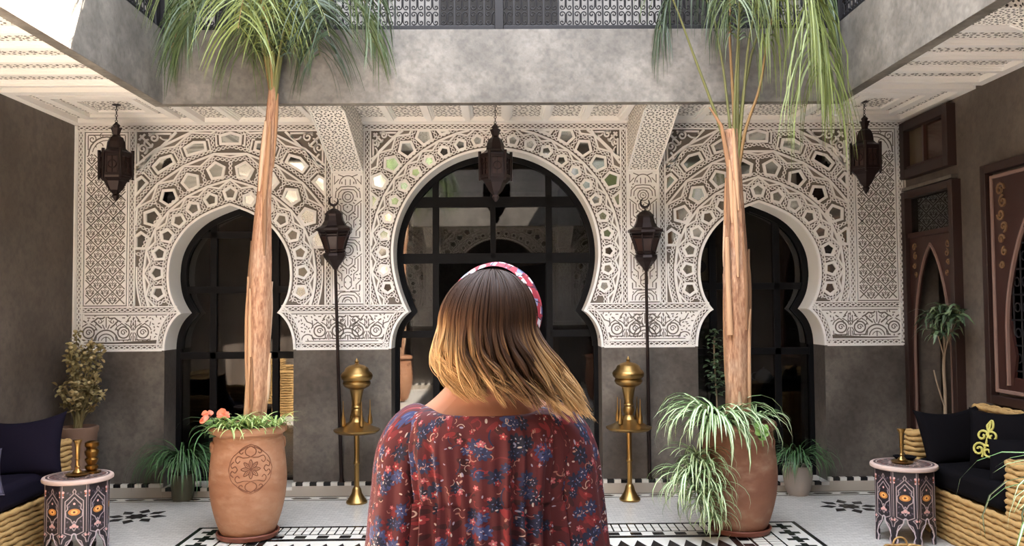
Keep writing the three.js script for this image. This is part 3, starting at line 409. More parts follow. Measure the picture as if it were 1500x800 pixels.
// ------------------------------------------------------------------ floor: pale tiles, stars, borders, framed basin pattern
M.field = std(0xffffff, 0.32, { map: tex(512, (x, y, i) => { const c = 64, row = Math.floor(y / 32), xx = (x + (row % 2) * 32) % 512, jx = xx % c, jy = y % 32, id = Math.floor(xx / c) * 17 + row * 31, j = jx < 2.2 || jy < 2.2, v = ((id * 7919) % 23) / 23 * 20 - 10 + (N2[i] - 0.5) * 26; return j ? [138, 133, 127] : [189 + v, 184 + v, 177 + v]; }, true, 2.2) });
const floor = struct('floor', 'pale tiled courtyard floor with black and white borders and star motifs', 'floor');
part('field', slab(X0 - 0.2, X1 + 0.2, -0.2, 0, -0.03, ZF + 0.3), M.field, floor);
part('room_floor', slab(X0 - 0.2, X1 + 0.2, -0.2, 0.05, -5.2, -0.26), M.field, floor); part('room_floor', slab(X0 - 0.4, X1 + 0.4, -0.2, 0.02, ZF + 0.25, ZF + 2), M.field, floor);
const flat = (poly, h) => { const g = prism(poly.map(([x, z]) => [x, -z]), 0, h).build(); g.rotateX(-PI / 2); return g; };
{ // border along the back wall
  const f = (x0, x1, z0, z1, h, m, n) => part(n, slab(x0, x1, 0.0002, h, z0, z1), m, floor);
  f(X0, X1, 0.045, 0.205, 0.0015, M.whiteTile, 'border_strip'); f(X0, X1, 0.05, 0.07, 0.003, M.blackTile, 'border_line'); f(X0, X1, 0.18, 0.2, 0.003, M.blackTile, 'border_line');
  const d = flat([[-0.085, 0], [-0.055, -0.028], [0.055, -0.028], [0.085, 0], [0.055, 0.028], [-0.055, 0.028]], 0.003); for (let x = X0 + 0.14; x < X1 - 0.1; x += 0.225) part('border_tile', d, M.blackTile, floor, [x, 0, 0.125]);
}
{ // stars
  const kite = flat([[0, 0.0], [0.042, 0.05], [0, 0.125], [-0.042, 0.05]], 0.003), hub = flat(Array.from({ length: 16 }, (_, i) => { const a = i * PI / 8, r = i % 2 ? 0.062 : 0.085; return [r * Math.cos(a), r * Math.sin(a)]; }), 0.003);
  for (const [cx, cz] of [[-2.745, 0.675], [2.665, 0.585], [-2.745, 3.1], [2.665, 3.1]]) { part('star_hub', hub, M.blackTile, floor, [cx, 0.0003, cz]); for (let k = 0; k < 8; k++) { const a = k * PI / 4, m = part('star_point', kite, M.blackTile, floor, [cx + Math.sin(a) * 0.098, 0.0003, cz + Math.cos(a) * 0.098]); m.rotation.y = a; } }
}
{ // frame round the middle of the court
  const L = -2.15, Rr = 2.09, ZN = 1.04, ZS = 4.75, near = 1.95; // frame edges; individual pieces as far as the picture shows them
  const b = (x0, x1, z0, z1, h, m, n) => part(n, slab(x0, x1, 0.0002, h, z0, z1), m, floor);
  b(L, Rr, ZN, ZS, 0.001, M.whiteTile, 'frame_bed'); for (const [x0, x1] of [[L, L + 0.03], [Rr - 0.03, Rr]]) b(x0, x1, ZN, ZS, 0.003, M.blackTile, 'frame_line'); b(L, Rr, ZN - 0.012, ZN + 0.012, 0.003, M.blackTile, 'frame_line');
  const rest = new Bag(), put = (g, x, z, m, n, turn = 0) => { if (z > near) rest.add(g, mat4(x, 0, z, 0, turn)); else { const o = part(n, g, m, floor, [x, 0, z]); o.rotation.y = turn; } };
  // cross band down both sides
  const cr = flat([[-0.022, -0.07], [0.022, -0.07], [0.022, -0.022], [0.07, -0.022], [0.07, 0.022], [0.022, 0.022], [0.022, 0.07], [-0.022, 0.07], [-0.022, 0.022], [-0.07, 0.022], [-0.07, -0.022], [-0.022, -0.022]], 0.003);
  for (const x of [L + 0.135, Rr - 0.135]) for (let z = ZN + 0.12; z < ZS - 0.1; z += 0.165) put(cr, x, z, M.blackTile, 'cross_tile');
  // grid band: white tiles on a black bed
  const gx0 = L + 0.25, gx1 = Rr - 0.25; b(gx0, gx1, ZN + 0.012, ZN + 0.215, 0.002, M.blackTile, 'grid_bed'); b(gx0, gx0 + 0.205, ZN + 0.215, ZS, 0.002, M.blackTile, 'grid_bed'); b(gx1 - 0.205, gx1, ZN + 0.215, ZS, 0.002, M.blackTile, 'grid_bed');
  const wt = slab(-0.0225, 0.0225, 0.0015, 0.0035, -0.04, 0.04), restW = new Bag();
  for (let x = gx0 + 0.04; x < gx1 - 0.02; x += 0.0565) for (const z of [ZN + 0.068, ZN + 0.16]) part('grid_tile', wt, M.whiteTile, floor, [x, 0, z]);
  for (const xb of [gx0, gx1 - 0.205]) for (let z = ZN + 0.25; z < ZS; z += 0.0565) for (const dx of [0.058, 0.15]) { if (z < near - 0.1) { const o = part('grid_tile', wt, M.whiteTile, floor, [xb + dx, 0, z]); o.rotation.y = PI / 2; } else restW.add(wt, mat4(xb + dx, 0, z, 0, PI / 2)); }
  stuff(part('grid_tiles_beyond', restW.build(), M.whiteTile, floor));
  // check band
  const ck = slab(-0.038, 0.038, 0.0002, 0.003, -0.034, 0.034), cx0 = gx0 + 0.225, cx1 = gx1 - 0.225, cz = ZN + 0.27; for (let x = cx0; x < cx1; x += 0.152) put(ck, x, cz, M.blackTile, 'check_tile'); for (const x of [cx0 + 0.02, cx1 - 0.02]) for (let z = cz + 0.16; z < ZS; z += 0.152) put(ck, x, z, M.blackTile, 'check_tile', PI / 2);
  for (const [x0, x1, z0, z1] of [[cx0 + 0.06, cx1 - 0.06, cz + 0.05, cz + 0.1], [cx0 + 0.06, cx0 + 0.105, cz + 0.1, ZS], [cx1 - 0.105, cx1 - 0.06, cz + 0.1, ZS]]) b(x0, x1, z0, z1, 0.0035, M.blackTile, 'frame_line');
  const saw = flat([[-0.048, 0.16], [0, 0], [0.048, 0.16]], 0.003); for (let x = cx0 + 0.19; x < cx1 - 0.15; x += 0.108) put(saw, x, cz + 0.165, M.blackTile, 'saw_tile');
  b(cx0 + 0.14, cx1 - 0.14, cz + 0.33, cz + 0.37, 0.003, M.blackTile, 'frame_line');
  stuff(part('frame_tiles_beyond', rest.build(), M.blackTile, floor));
}

// ------------------------------------------------------------------ right wall: door with transom, big arched window
{
  M.wood = std(0x2a1712, 0.5); M.wood2 = std(0x331812, 0.5); M.bead = std(0x80655a, 0.6); M.gilt = std(0x705438, 0.55); M.pane = std(0x5a4a38, 0.12); M.pane2 = std(0x3a2418, 0.12);
  const mk = (n, label) => { const w = struct(n, label, n.startsWith('door') ? 'door' : 'window'); return w; };
  // plane coordinates (z along the wall, y up) put onto the wall at x = X1, facing -x
  const onWall = (g) => { g.rotateY(-PI / 2); g.translate(X1, 0, 0); return g; }; // (u, y, h) -> (X1 - h, y, u)
  const box = (w, n, z0, z1, y0, y1, h0, h1, m) => part(n, rslab(X1 - h1, X1 - h0, y0, y1, z0, z1, 0.004), m, w);
  const rim = (w, n, z0, z1, y0, y1, t, h, m) => { box(w, n, z0, z0 + t, y0, y1, -0.02, h, m); box(w, n, z1 - t, z1, y0, y1, -0.02, h, m); box(w, n, z0 + t, z1 - t, y1 - t, y1, -0.02, h, m); box(w, n, z0 + t, z1 - t, y0, y0 + t, -0.02, h, m); };
  const ogee = (zc, hw, spring, apex, n = 10) => { const o = []; for (let i = 0; i <= n; i++) { const t = i / n; o.push([zc - hw * Math.cos(t * PI / 2) ** 0.9 * (1 - 0.1 * t), lerp(spring, apex, Math.sin(t * PI / 2) * 0.75 + t * t * 0.25)]); } return [...o, ...o.slice(0, -1).map(([z, y]) => [2 * zc - z, y]).reverse()]; };
  const strip = (w, n, pts, wd, h0, h1, m) => { const bg = new Bag(); ribbon(bg, pts, wd, h0, h1); return part(n, onWall(bg.build()), m, w); };
  const spandrel = (w, zc, hw, y0, y1, pts, m) => { const s = new THREE.Shape(); s.moveTo(zc - hw, y0); s.lineTo(zc - hw, y1); s.lineTo(zc + hw, y1); s.lineTo(zc + hw, y0); for (const p of [...pts].reverse()) s.lineTo(p[0], p[1]); s.closePath(); const g = new THREE.ExtrudeGeometry(s, { depth: 0.02, bevelEnabled: false }); g.translate(0, 0, 0.012); return part('arched_panel', onWall(g), m, w); };
  const tr = mk('window_4', 'dark framed transom window above the narrow arched door, right wall'); rim(tr, 'frame', 0.045, 0.815, 2.6, 3.075, 0.075, 0.07, M.wood); box(tr, 'pane', 0.12, 0.37, 2.68, 3.0, 0.005, 0.02, M.pane); box(tr, 'pane', 0.4, 0.74, 2.68, 3.0, 0.005, 0.02, M.pane2); box(tr, 'mullion', 0.37, 0.4, 2.68, 3.0, 0.0, 0.04, M.wood2); box(tr, 'sill', 0.12, 0.74, 2.675, 2.7, 0, 0.05, M.wood2); box(tr, 'sill', 0.03, 0.83, 2.5, 2.53, 0, 0.055, M.tadelaktDado);
  const dr = mk('door_1', 'dark wooden door with a pointed arch panel in the right wall behind the small tree'); rim(dr, 'frame', 0.05, 0.86, 0.05, 2.49, 0.06, 0.07, M.wood); box(dr, 'pane', 0.11, 0.8, 2.14, 2.43, 0, 0.012, M.glass); box(dr, 'rail', 0.11, 0.8, 2.1, 2.14, 0, 0.05, M.wood2); part('leaf', rslab(X1 + 0.05, X1 + 0.72, 0.06, 2.1, 0.75, 0.795, 0.004), M.wood2, dr);
  const a1 = ogee(0.455, 0.285, 1.2, 2.03); spandrel(dr, 0.455, 0.345, 0.1, 2.1, [[0.17, 0.1], [0.17, 1.2], ...a1.slice(1, -1), [0.74, 1.2], [0.74, 0.1]], M.wood2); strip(dr, 'bead', [[0.17, 0.1], ...a1, [0.74, 0.1]], 0.014, 0.03, 0.046, M.bead);
  for (const [z, s] of [[0.16, 1], [0.75, -1]]) for (let k = 0; k < 4; k++) strip(dr, 'gilt_scroll', spiral(z + s * 0.03 + s * 0.018 * (k % 2), 2.02 - k * 0.075, 0.035 - k * 0.004, 90 * k, 1.2, s, 12), 0.01, 0.03, 0.04, M.gilt);
  const wn = mk('window_5', 'large carved wooden arched window with an iron grille in the right wall'); rim(wn, 'frame', 1.22, 2.75, 0.86, 2.52, 0.06, 0.06, M.wood); rim(wn, 'moulding', 1.3, 2.67, 0.94, 2.44, 0.025, 0.04, M.bead); rim(wn, 'inner_frame', 1.325, 2.645, 0.965, 2.415, 0.09, 0.03, M.wood2); box(wn, 'pane', 1.34, 2.63, 0.97, 2.4, -0.03, -0.02, M.glass);
  const a2 = ogee(1.985, 0.52, 1.4, 2.36, 16), jam = [[1.465, 1.0], ...a2, [2.505, 1.0]]; spandrel(wn, 1.985, 0.62, 1.0, 2.4, [[1.5, 1.0], [1.54, 1.2], ...a2.slice(1, -1), [2.43, 1.2], [2.47, 1.0]], M.wood2); strip(wn, 'bead', jam, 0.018, 0.03, 0.05, M.bead);
  for (const [z, s] of [[1.42, 1], [2.55, -1]]) for (let k = 0; k < 7; k++) strip(wn, 'gilt_scroll', spiral(z + s * 0.03 * (k % 2), 2.33 - k * 0.085, 0.05 - k * 0.004, 90 * k, 1.3, s, 12), 0.013, 0.03, 0.042, M.gilt);
  for (let z = 1.5; z < 2.5; z += 0.085) box(wn, 'grille_bar', z - 0.006, z + 0.006, 1.0, 2.36, 0.006, 0.018, M.iron); for (let y = 1.1; y < 2.3; y += 0.17) { box(wn, 'grille_bar', 1.47, 2.5, y - 0.006, y + 0.006, 0.006, 0.02, M.iron); for (let z = 1.542; z < 2.45; z += 0.085) strip(wn, 'grille_scroll', arc(z, y + 0.085, 0.03, 0, 360, 10), 0.008, 0.007, 0.016, M.iron); }
}

// ------------------------------------------------------------------ railings of the upper gallery
{
  const scroll = new Bag(); const S = (pts) => scroll.add(sweep(pts.map(([x, y]) => [x, y, 0]), 0.0048, 5));
  for (const y of [0.09, 0.2]) for (const s of [-1, 1]) { S(spiral(s * 0.026, y + 0.028, 0.022, s > 0 ? 180 : 0, 1.1, s > 0 ? -1 : 1, 12)); S(spiral(s * 0.026, y - 0.03, 0.02, s > 0 ? 180 : 0, 1.1, s > 0 ? 1 : -1, 12)); S([[s * 0.004, y - 0.03], [s * 0.004, y + 0.028]]); }
  S(arc(0, 0.33, 0.045, 0, 360, 14)); S([[0, 0.38], [0, 0.9]]); for (const s of [-1, 1]) S(spiral(s * 0.026, 0.86, 0.022, s > 0 ? 180 : 0, 1.1, s, 12));
  const sg = scroll.build(), barG = slab(-0.006, 0.006, 0.04, 0.95, -0.006, 0.006);
  const rail = (name, label, pos, turn, len, n) => { const t = thing('iron_railing', label, 'railing', pos, turn, 'wrought iron railings of the upper gallery'); part('top_rail', rslab(-len / 2, len / 2, 0.95, 1.0, -0.03, 0.03), M.iron, t); part('middle_rail', slab(-len / 2, len / 2, 0.255, 0.272, -0.01, 0.01), M.iron, t); part('bottom_rail', rslab(-len / 2, len / 2, 0.0, 0.035, -0.02, 0.02), M.iron, t); const k = len / n; for (let i = 0; i <= n; i++) part('bar', barG, M.iron, t, [-len / 2 + i * k, 0, 0]); for (let i = 0; i < n; i++) part('scroll', sg, M.iron, t, [-len / 2 + (i + 0.5) * k, 0, 0]); for (const x of [-len / 2, 0, len / 2]) part('post', rslab(x - 0.032, x + 0.032, 0, 1.02, -0.032, 0.032), M.iron, t); return t; };
  rail('', 'black wrought iron scroll railing along the far upper gallery, facing the camera', [0, 3.531, OZ0 - 0.04], 0, 4.68, 44);
  rail('', 'black wrought iron scroll railing on the left upper gallery above the left lantern', [OX0 - 0.04, 3.531, 4.3], PI / 2, 6.1, 57);
  rail('', 'black wrought iron scroll railing on the right upper gallery, half behind palm leaves', [OX1 + 0.04, 3.531, 4.3], PI / 2, 6.1, 57);
  // pale cushions lying on the gallery floor behind the railing
  const cg = (() => { const g = lathe([[0, 0], [0.3, 0.0], [0.36, 0.05], [0.33, 0.11], [0.2, 0.17], [0, 0.19]], 36); return g; })(), cm = std(0xf2efec, 0.9);
  for (const [x, l] of [[-0.72, 'round white floor cushion behind the far railing, left of the middle post'], [0.74, 'round white floor cushion behind the far railing, right of the middle post']]) { const t = thing('floor_cushion', l, 'cushion', [x, 3.502, 0.62], 0, 'white cushions on the upper gallery'); t.scale.set(0.8, 0.9, 0.7); part('cushion_body', cg, cm, t); part('seam', new THREE.TorusGeometry(0.357, 0.008, 6, 40).rotateX(PI / 2).translate(0, 0.055, 0), cm, t); }
}

// ------------------------------------------------------------------ lanterns
function hexRing(profile, mat, name, parent, n = 6) { const g = new THREE.LatheGeometry(profile.map(([r, y]) => new THREE.Vector2(Math.max(1e-4, r), y)), n); g.rotateY(PI / n); const q = g.toNonIndexed(); q.computeVertexNormals(); return part(name, q, mat, parent); }
function hangingLantern(label, pos, chainTop) { // pos: lowest point
  const t = thing('hanging_lantern', label, 'lantern', pos, R(8), 'three hexagonal metal lanterns hanging from the gallery ceiling');
  hexRing([[0, 0], [0.012, 0.01], [0.03, 0.04], [0.022, 0.055], [0.05, 0.085], [0.085, 0.15], [0.112, 0.175], [0.118, 0.19]], M.lantern, 'bottom_cup', t); hexRing([[0.104, 0.185], [0.104, 0.365], [0, 0.366]], M.lanternGlass, 'glass_body', t);
  for (let i = 0; i < 6; i++) { const a = (i + 0.5) * PI / 3 + PI / 6, c = Math.cos(a), s = Math.sin(a); const p = part('corner_post', sweep([[0, 0.165, 0], [0, 0.395, 0]], (q) => 0.0085 + 0.004 * Math.sin(q * 14), 6), M.lantern, t, [c * 0.124, 0, s * 0.124]); const b = part('side_panel', (() => { const bg = new Bag(); for (const [x0, x1, y0, y1] of [[-0.055, 0.055, 0.19, 0.212], [-0.055, 0.055, 0.34, 0.362], [-0.055, -0.038, 0.21, 0.342], [0.038, 0.055, 0.21, 0.342]]) bg.add(slab(x0, x1, y0, y1, -0.006, 0.006)); bg.add(sweep(arc(0, 0.277, 0.03, 0, 360, 14).map(([x, y]) => [x, y, 0]), 0.004, 5)); bg.add(slab(-0.003, 0.003, 0.21, 0.342, -0.004, 0.004)); return bg.build(); })(), M.lantern, t, [Math.cos(a + PI / 6) * 0.1, 0, Math.sin(a + PI / 6) * 0.1]); b.rotation.y = PI / 2 - a - PI / 6; }
  hexRing([[0.118, 0.36], [0.13, 0.372], [0.09, 0.392], [0.072, 0.41], [0.07, 0.43], [0.066, 0.46], [0.05, 0.495], [0.03, 0.51], [0.026, 0.52]], M.lantern, 'roof', t); hexRing([[0.026, 0.52], [0.036, 0.555], [0.046, 0.57], [0.03, 0.565], [0.022, 0.575], [0.03, 0.592], [0.012, 0.61], [0.006, 0.62]], M.lantern, 'finial', t);
  const b = new Bag(); const h = chainTop - pos[1]; for (let y = 0.625, k = 0; y < h - 0.005; y += 0.022, k++) b.add(new THREE.TorusGeometry(0.009, 0.0028, 5, 10), mat4(0, y, 0, 0, k % 2 ? PI / 2 : 0)); part('chain', b.build(), M.lantern, t); part('ceiling_rose', lathe([[0, h - 0.012], [0.03, h - 0.006], [0.034, h + 0.004], [0, h + 0.004]], 16), M.lantern, t);
  return t;
}
hangingLantern('dark hexagonal metal lantern hanging in the left gallery corner before the carved diaper panel', [-2.985, 2.395, 0.55], 3.15);
hangingLantern('dark hexagonal metal lantern hanging before the top of the tall middle arch', [-0.036, 2.37, 0.55], 3.15);
hangingLantern('dark hexagonal metal lantern hanging in the right gallery corner near the transom window', [2.872, 2.42, 0.55], 3.15);
function poleLantern(label, foot, top) {
  const t = thing('pole_lantern', label, 'lantern', foot, 0, 'pole lanterns leaning on the carved pilasters'); const d = V(...top).sub(V(...foot)); t.quaternion.setFromUnitVectors(V(0, 1, 0), d.clone().normalize()); const L = d.length(), at = (pr) => pr.map(([r, y]) => [r * 1.14, L + y]);
  part('pole', sweep([[0, 0, 0], [0, L, 0]], (q) => 0.0155 - 0.003 * q, 10), M.lantern, t); part('pole_foot', lathe([[0.016, 0], [0.022, 0.004], [0.018, 0.03], [0.016, 0.04]], 14), M.lantern, t);
  hexRing(at([[0.014, -0.06], [0.03, -0.03], [0.068, 0.02], [0.085, 0.055], [0.078, 0.075], [0.06, 0.085]]), M.lantern, 'cup', t, 8); hexRing(at([[0.058, 0.08], [0.075, 0.14], [0.1, 0.235], [0, 0.24]]), M.lanternGlass, 'glass_body', t, 8);
  for (let i = 0; i < 8; i++) { const a = i * PI / 4 + PI / 8; part('rib', sweep([[0.073, L + 0.08, 0], [0.097, L + 0.16, 0], [0.128, L + 0.25, 0]], 0.007, 5), M.lantern, t).rotation.y = a; }
  for (const y of [0.1, 0.215, 0.235]) hexRing(at([[0.068 + (y - 0.08) * 0.25, y - 0.006], [0.074 + (y - 0.08) * 0.25, y], [0.068 + (y - 0.08) * 0.25, y + 0.006]]), M.lantern, 'band', t, 8);
  hexRing(at([[0.1, 0.24], [0.132, 0.262], [0.128, 0.28], [0.09, 0.3], [0.07, 0.34], [0.062, 0.38], [0.066, 0.395], [0.042, 0.42], [0.02, 0.435], [0.008, 0.44]]), M.lantern, 'roof', t, 8);
  part('crescent', sweep(arc(0, L + 0.5, 0.036, -250, 40, 22).map(([x, y]) => [x, y, 0]), (q) => 0.003 + 0.0075 * Math.sin(q * PI), 6), M.lantern, t); part('finial', sweep([[0, L + 0.43, 0], [0, L + 0.468, 0]], 0.0055, 6), M.lantern, t);
  part('wall_hook', sweep([[0, 0.9, 0], [0, 0.9, -0.035]], 0.006, 6), M.lantern, t);
  return t;
}
poleLantern('dark metal pole lantern with crescent finial on the pilaster left of the middle arch', [-1.333, 0.112, 0.024], [-1.355, 1.93, 0.185]);
poleLantern('dark metal pole lantern with crescent finial on the pilaster right of the middle arch', [1.23, 0.112, 0.024], [1.194, 1.9, 0.185]);

// ------------------------------------------------------------------ brass stands
function brassStand(label, pos) {
  const t = thing('brass_incense_stand', label, 'stand', pos, rr(0, 1), 'tall brass incense stands on the floor by the middle arch');
  part('base', lathe([[0, 0], [0.082, 0], [0.085, 0.012], [0.07, 0.03], [0.042, 0.075], [0.034, 0.11], [0.026, 0.125], [0.02, 0.13]]), M.brass, t); part('stem', lathe([[0.02, 0.125], [0.019, 0.3], [0.024, 0.305], [0.027, 0.315], [0.024, 0.325], [0.02, 0.33], [0.021, 0.54]]), M.brass, t);
  part('tray', lathe([[0.02, 0.535], [0.06, 0.545], [0.16, 0.555], [0.182, 0.572], [0.184, 0.582], [0.178, 0.584], [0.15, 0.592], [0.09, 0.625], [0.06, 0.645]], 48), M.brass, t); part('column', lathe([[0.062, 0.642], [0.05, 0.665], [0.034, 0.68], [0.042, 0.7], [0.046, 0.72], [0.034, 0.745], [0.042, 0.76], [0.034, 0.775], [0.036, 0.8], [0.045, 0.85], [0.056, 0.9], [0.062, 0.905]]), M.brass, t);
  part('burner_bowl', lathe([[0.05, 0.9], [0.075, 0.91], [0.1, 0.925], [0.112, 0.945], [0.108, 0.962], [0.098, 0.968]]), M.brass, t); part('burner_lid', lathe([[0.1, 0.966], [0.122, 0.985], [0.128, 1.01], [0.118, 1.03], [0.1, 1.045], [0.09, 1.07], [0.06, 1.09], [0.02, 1.1], [0.012, 1.11], [0.018, 1.12], [0.008, 1.135], [0, 1.15]]), M.brass, t);
  const sp = lathe([[0, 0], [0.016, 0.004], [0.02, 0.02], [0.017, 0.06], [0.009, 0.09], [0.004, 0.14], [0.0025, 0.2], [0, 0.202]], 16); for (let i = 0; i < 4; i++) { const a = i * PI / 2 + 0.15; part('sprinkler', sp, M.brass, t, [Math.cos(a) * 0.112, 0.612, Math.sin(a) * 0.112]); }
  return t;
}
brassStand('tall brass incense stand on the floor left of the woman', [-1.16, 0.003, 0.3]);
brassStand('tall brass incense stand on the floor right of the woman', [1.02, 0.003, 0.3]);

// ------------------------------------------------------------------ painted side tables
const tableFront = canvasTex(256, 768, (g, w, h) => {
  g.fillStyle = '#211b20'; g.fillRect(0, 0, w, h); g.lineJoin = 'round'; const P = (pts, col, lw, close) => { g.strokeStyle = col; g.lineWidth = lw; for (const s of [1, -1]) { g.beginPath(); pts.forEach(([x, y], i) => { const X = w / 2 + s * x * w, Y = y * h; i ? g.lineTo(X, Y) : g.moveTo(X, Y); }); if (close) g.closePath(); g.stroke(); } };
  for (const [c, lw] of [['#c9b6b4', 9], ['#5b4a52', 3]]) { P([[0, 0.05], [0.06, 0.085], [0.03, 0.115], [0.2, 0.17], [0.34, 0.21], [0.35, 0.62], [0.05, 0.66]], c, lw); P([[0.46, 0.0], [0.46, 0.62]], c, lw * 0.7); P([[0, 0.16], [0.1, 0.2], [0.27, 0.26], [0.24, 0.31], [0.32, 0.34], [0.3, 0.41], [0.13, 0.45], [0.06, 0.5], [0, 0.47]], c, lw); P([[0, 0.5], [0.1, 0.54], [0.04, 0.58], [0, 0.6]], c, lw); P([[0.05, 0.66], [0.07, 0.7], [0.28, 0.74], [0.36, 0.82], [0.3, 0.9], [0.4, 1]], c, lw); P([[0.46, 0.63], [0.3, 0.66], [0.42, 0.7], [0.47, 0.76]], c, lw); }
  g.fillStyle = '#b9773a'; g.beginPath(); g.ellipse(w / 2, 0.355 * h, w * 0.23, h * 0.045, 0, 0, 7); g.fill(); g.fillStyle = '#e3a75c'; g.beginPath(); g.ellipse(w / 2, 0.355 * h, w * 0.13, h * 0.03, 0, 0, 7); g.fill(); g.fillStyle = '#5a2b1d'; g.beginPath(); g.ellipse(w / 2, 0.355 * h, w * 0.05, h * 0.013, 0, 0, 7); g.fill();
  g.fillStyle = '#cf9f98'; for (const [x, y, r] of [[0, 0.535, 0.075], [0.12, 0.55, 0.05], [0.42, 0.09, 0.05], [0.42, 0.15, 0.035], [0.44, 0.66, 0.05], [0, 0.245, 0.045]]) for (const s of [1, -1]) { g.beginPath(); g.arc(w / 2 + s * x * w, y * h, r * w, 0, 7); g.fill(); }
  g.fillStyle = '#a5522f'; for (const s of [1, -1]) { g.beginPath(); g.arc(w / 2 + s * 0.42 * w, 0.12 * h, 9, 0, 7); g.fill(); } g.fillStyle = '#574a57'; for (const [x, y] of [[0.2, 0.28], [0.25, 0.48], [0.18, 0.58], [0.28, 0.56], [0.15, 0.12], [0.25, 0.1]]) for (const s of [1, -1]) { g.beginPath(); g.ellipse(w / 2 + s * x * w, y * h, 12, 8, s * 0.7, 0, 7); g.fill(); }
});
const tableTop = canvasTex(512, 512, (g, w, h) => {
  g.fillStyle = '#3c2f31'; g.fillRect(0, 0, w, h); g.translate(w / 2, h / 2); for (let k = 0; k < 16; k++) { g.save(); g.rotate(k * PI / 8); g.strokeStyle = '#c6b0a8'; g.lineWidth = 5; g.beginPath(); g.moveTo(60, 0); g.quadraticCurveTo(120, 50, 190, 0); g.quadraticCurveTo(120, -50, 60, 0); g.stroke(); g.fillStyle = k % 2 ? '#a06a58' : '#7a3c38'; g.beginPath(); g.arc(205, 32, 15, 0, 7); g.fill(); g.fillStyle = '#cfae9e'; g.beginPath(); g.arc(120, 0, 11, 0, 7); g.fill(); g.restore(); }
  g.strokeStyle = '#d8c6bd'; g.lineWidth = 8; for (const r of [50, 232]) { g.beginPath(); g.arc(0, 0, r, 0, 7); g.stroke(); }
});
M.tableFront = std(0xffffff, 0.45, { map: tableFront }); M.tableTop = std(0xffffff, 0.4, { map: tableTop }); M.tableEdge = std(0xbfa79c, 0.5); M.tableDark = std(0x1d171a, 0.6); M.tableLine = std(0xb7a7aa, 0.5);
function sideTable(label, pos, turn) {
  const t = thing('side_table', label, 'side table', pos, turn, 'low painted octagonal side tables'); t.scale.set(0.9, 1, 0.9); const h = 0.468, r = 0.2, wd = 2 * r * Math.tan(PI / 8);
  const s = new THREE.Shape(); const w2 = wd / 2 - 0.001, half = [[w2, h], [w2, 0], [w2 - 0.026, 0], [w2 - 0.03, 0.03], [w2 - 0.018, 0.055], [w2 - 0.028, 0.09], [w2 - 0.052, 0.12], [0.016, 0.14], [0.012, 0.165], [0, 0.172]]; half.forEach(([x, y], i) => i ? s.lineTo(x, y) : s.moveTo(x, y)); [...half].reverse().slice(1).forEach(([x, y]) => s.lineTo(-x, y)); s.closePath();
  const g = new THREE.ExtrudeGeometry(s, { depth: 0.014, bevelEnabled: false }); const p = g.attributes.position, u = g.attributes.uv; for (let i = 0; i < p.count; i++) u.setXY(i, p.getX(i) / wd + 0.5, p.getY(i) / h);
  const trim = new Bag(); ribbon(trim, half.slice(2), 0.007, 0.012, 0.017); ribbon(trim, half.slice(2).map(([x, y]) => [-x, y]), 0.007, 0.012, 0.017);
  const tg = trim.build(); for (let k = 0; k < 8; k++) { const a = k * PI / 4, o = part('side_panel', g, M.tableFront, t, [Math.sin(a) * (r - 0.014), 0, Math.cos(a) * (r - 0.014)]); o.rotation.y = a; part('leg_edging', tg, M.tableLine, o); }
  part('table_top', lathe([[0, h], [0.222, h], [0.232, h + 0.006], [0.234, h + 0.016], [0.23, h + 0.026], [0.222, h + 0.03], [0.205, h + 0.03]], 56), M.tableEdge, t); const d = new THREE.CircleGeometry(0.207, 56); d.rotateX(-PI / 2); d.translate(0, h + 0.0302, 0); part('painted_top', d, M.tableTop, t); part('inner_shelf', new THREE.CylinderGeometry(0.18, 0.18, 0.012, 8).rotateY(PI / 8).translate(0, 0.2, 0), M.tableDark, t); part('inner_lining', new THREE.CylinderGeometry(0.188, 0.188, 0.24, 8, 1, true).rotateY(PI / 8).translate(0, 0.34, 0), M.tableDark, t);
  return t;
}
const TT = 0.4985, tL = [-2.712, 0.0, 1.64], tR = [2.666, 0.0, 1.5];
sideTable('low octagonal side table with painted arches beside the left sofa', tL, R(20)); sideTable('low octagonal side table with painted arches beside the right sofa', tR, R(-24));
function candlestick(label, pos) { const t = thing('candlestick', label, 'candlestick', pos, 0, 'brass candlesticks on the painted side tables'); part('drip_tray', lathe([[0, 0.0], [0.045, 0.0], [0.05, 0.004], [0.068, 0.012], [0.07, 0.015], [0.06, 0.014], [0.03, 0.018], [0.02, 0.024]], 40), M.brass, t); part('stem', lathe([[0.024, 0.02], [0.03, 0.026], [0.02, 0.038], [0.012, 0.05], [0.019, 0.058], [0.012, 0.066], [0.0115, 0.1], [0.016, 0.108], [0.013, 0.116], [0.0145, 0.195], [0.018, 0.205], [0.0185, 0.21]], 26), M.brass, t); part('socket', lathe([[0.018, 0.205], [0.026, 0.222], [0.0265, 0.228], [0.017, 0.228], [0.0145, 0.2], [0, 0.2]], 26), M.brass, t); return t; }
candlestick('slender brass candlestick on the left painted table', [tL[0] + 0.012, TT, tL[2] + 0.035]); candlestick('slender brass candlestick on the right painted table', [tR[0] - 0.02, TT, tR[2] + 0.02]);
{ const t = thing('candle_holder', 'dark bronze knobbly candle holder behind the candlestick on the left table', 'candle holder', [tL[0] + 0.05, TT, tL[2] - 0.075]); part('base', lathe([[0, 0], [0.055, 0], [0.058, 0.008], [0.03, 0.02]], 30), M.brassDark, t); part('stem', lathe([[0.028, 0.018], [0.04, 0.03], [0.04, 0.045], [0.026, 0.055], [0.038, 0.072], [0.042, 0.088], [0.03, 0.1], [0.04, 0.118], [0.044, 0.14], [0.03, 0.155], [0.044, 0.175], [0.042, 0.195], [0.02, 0.205]], 30), M.brassDark, t); }
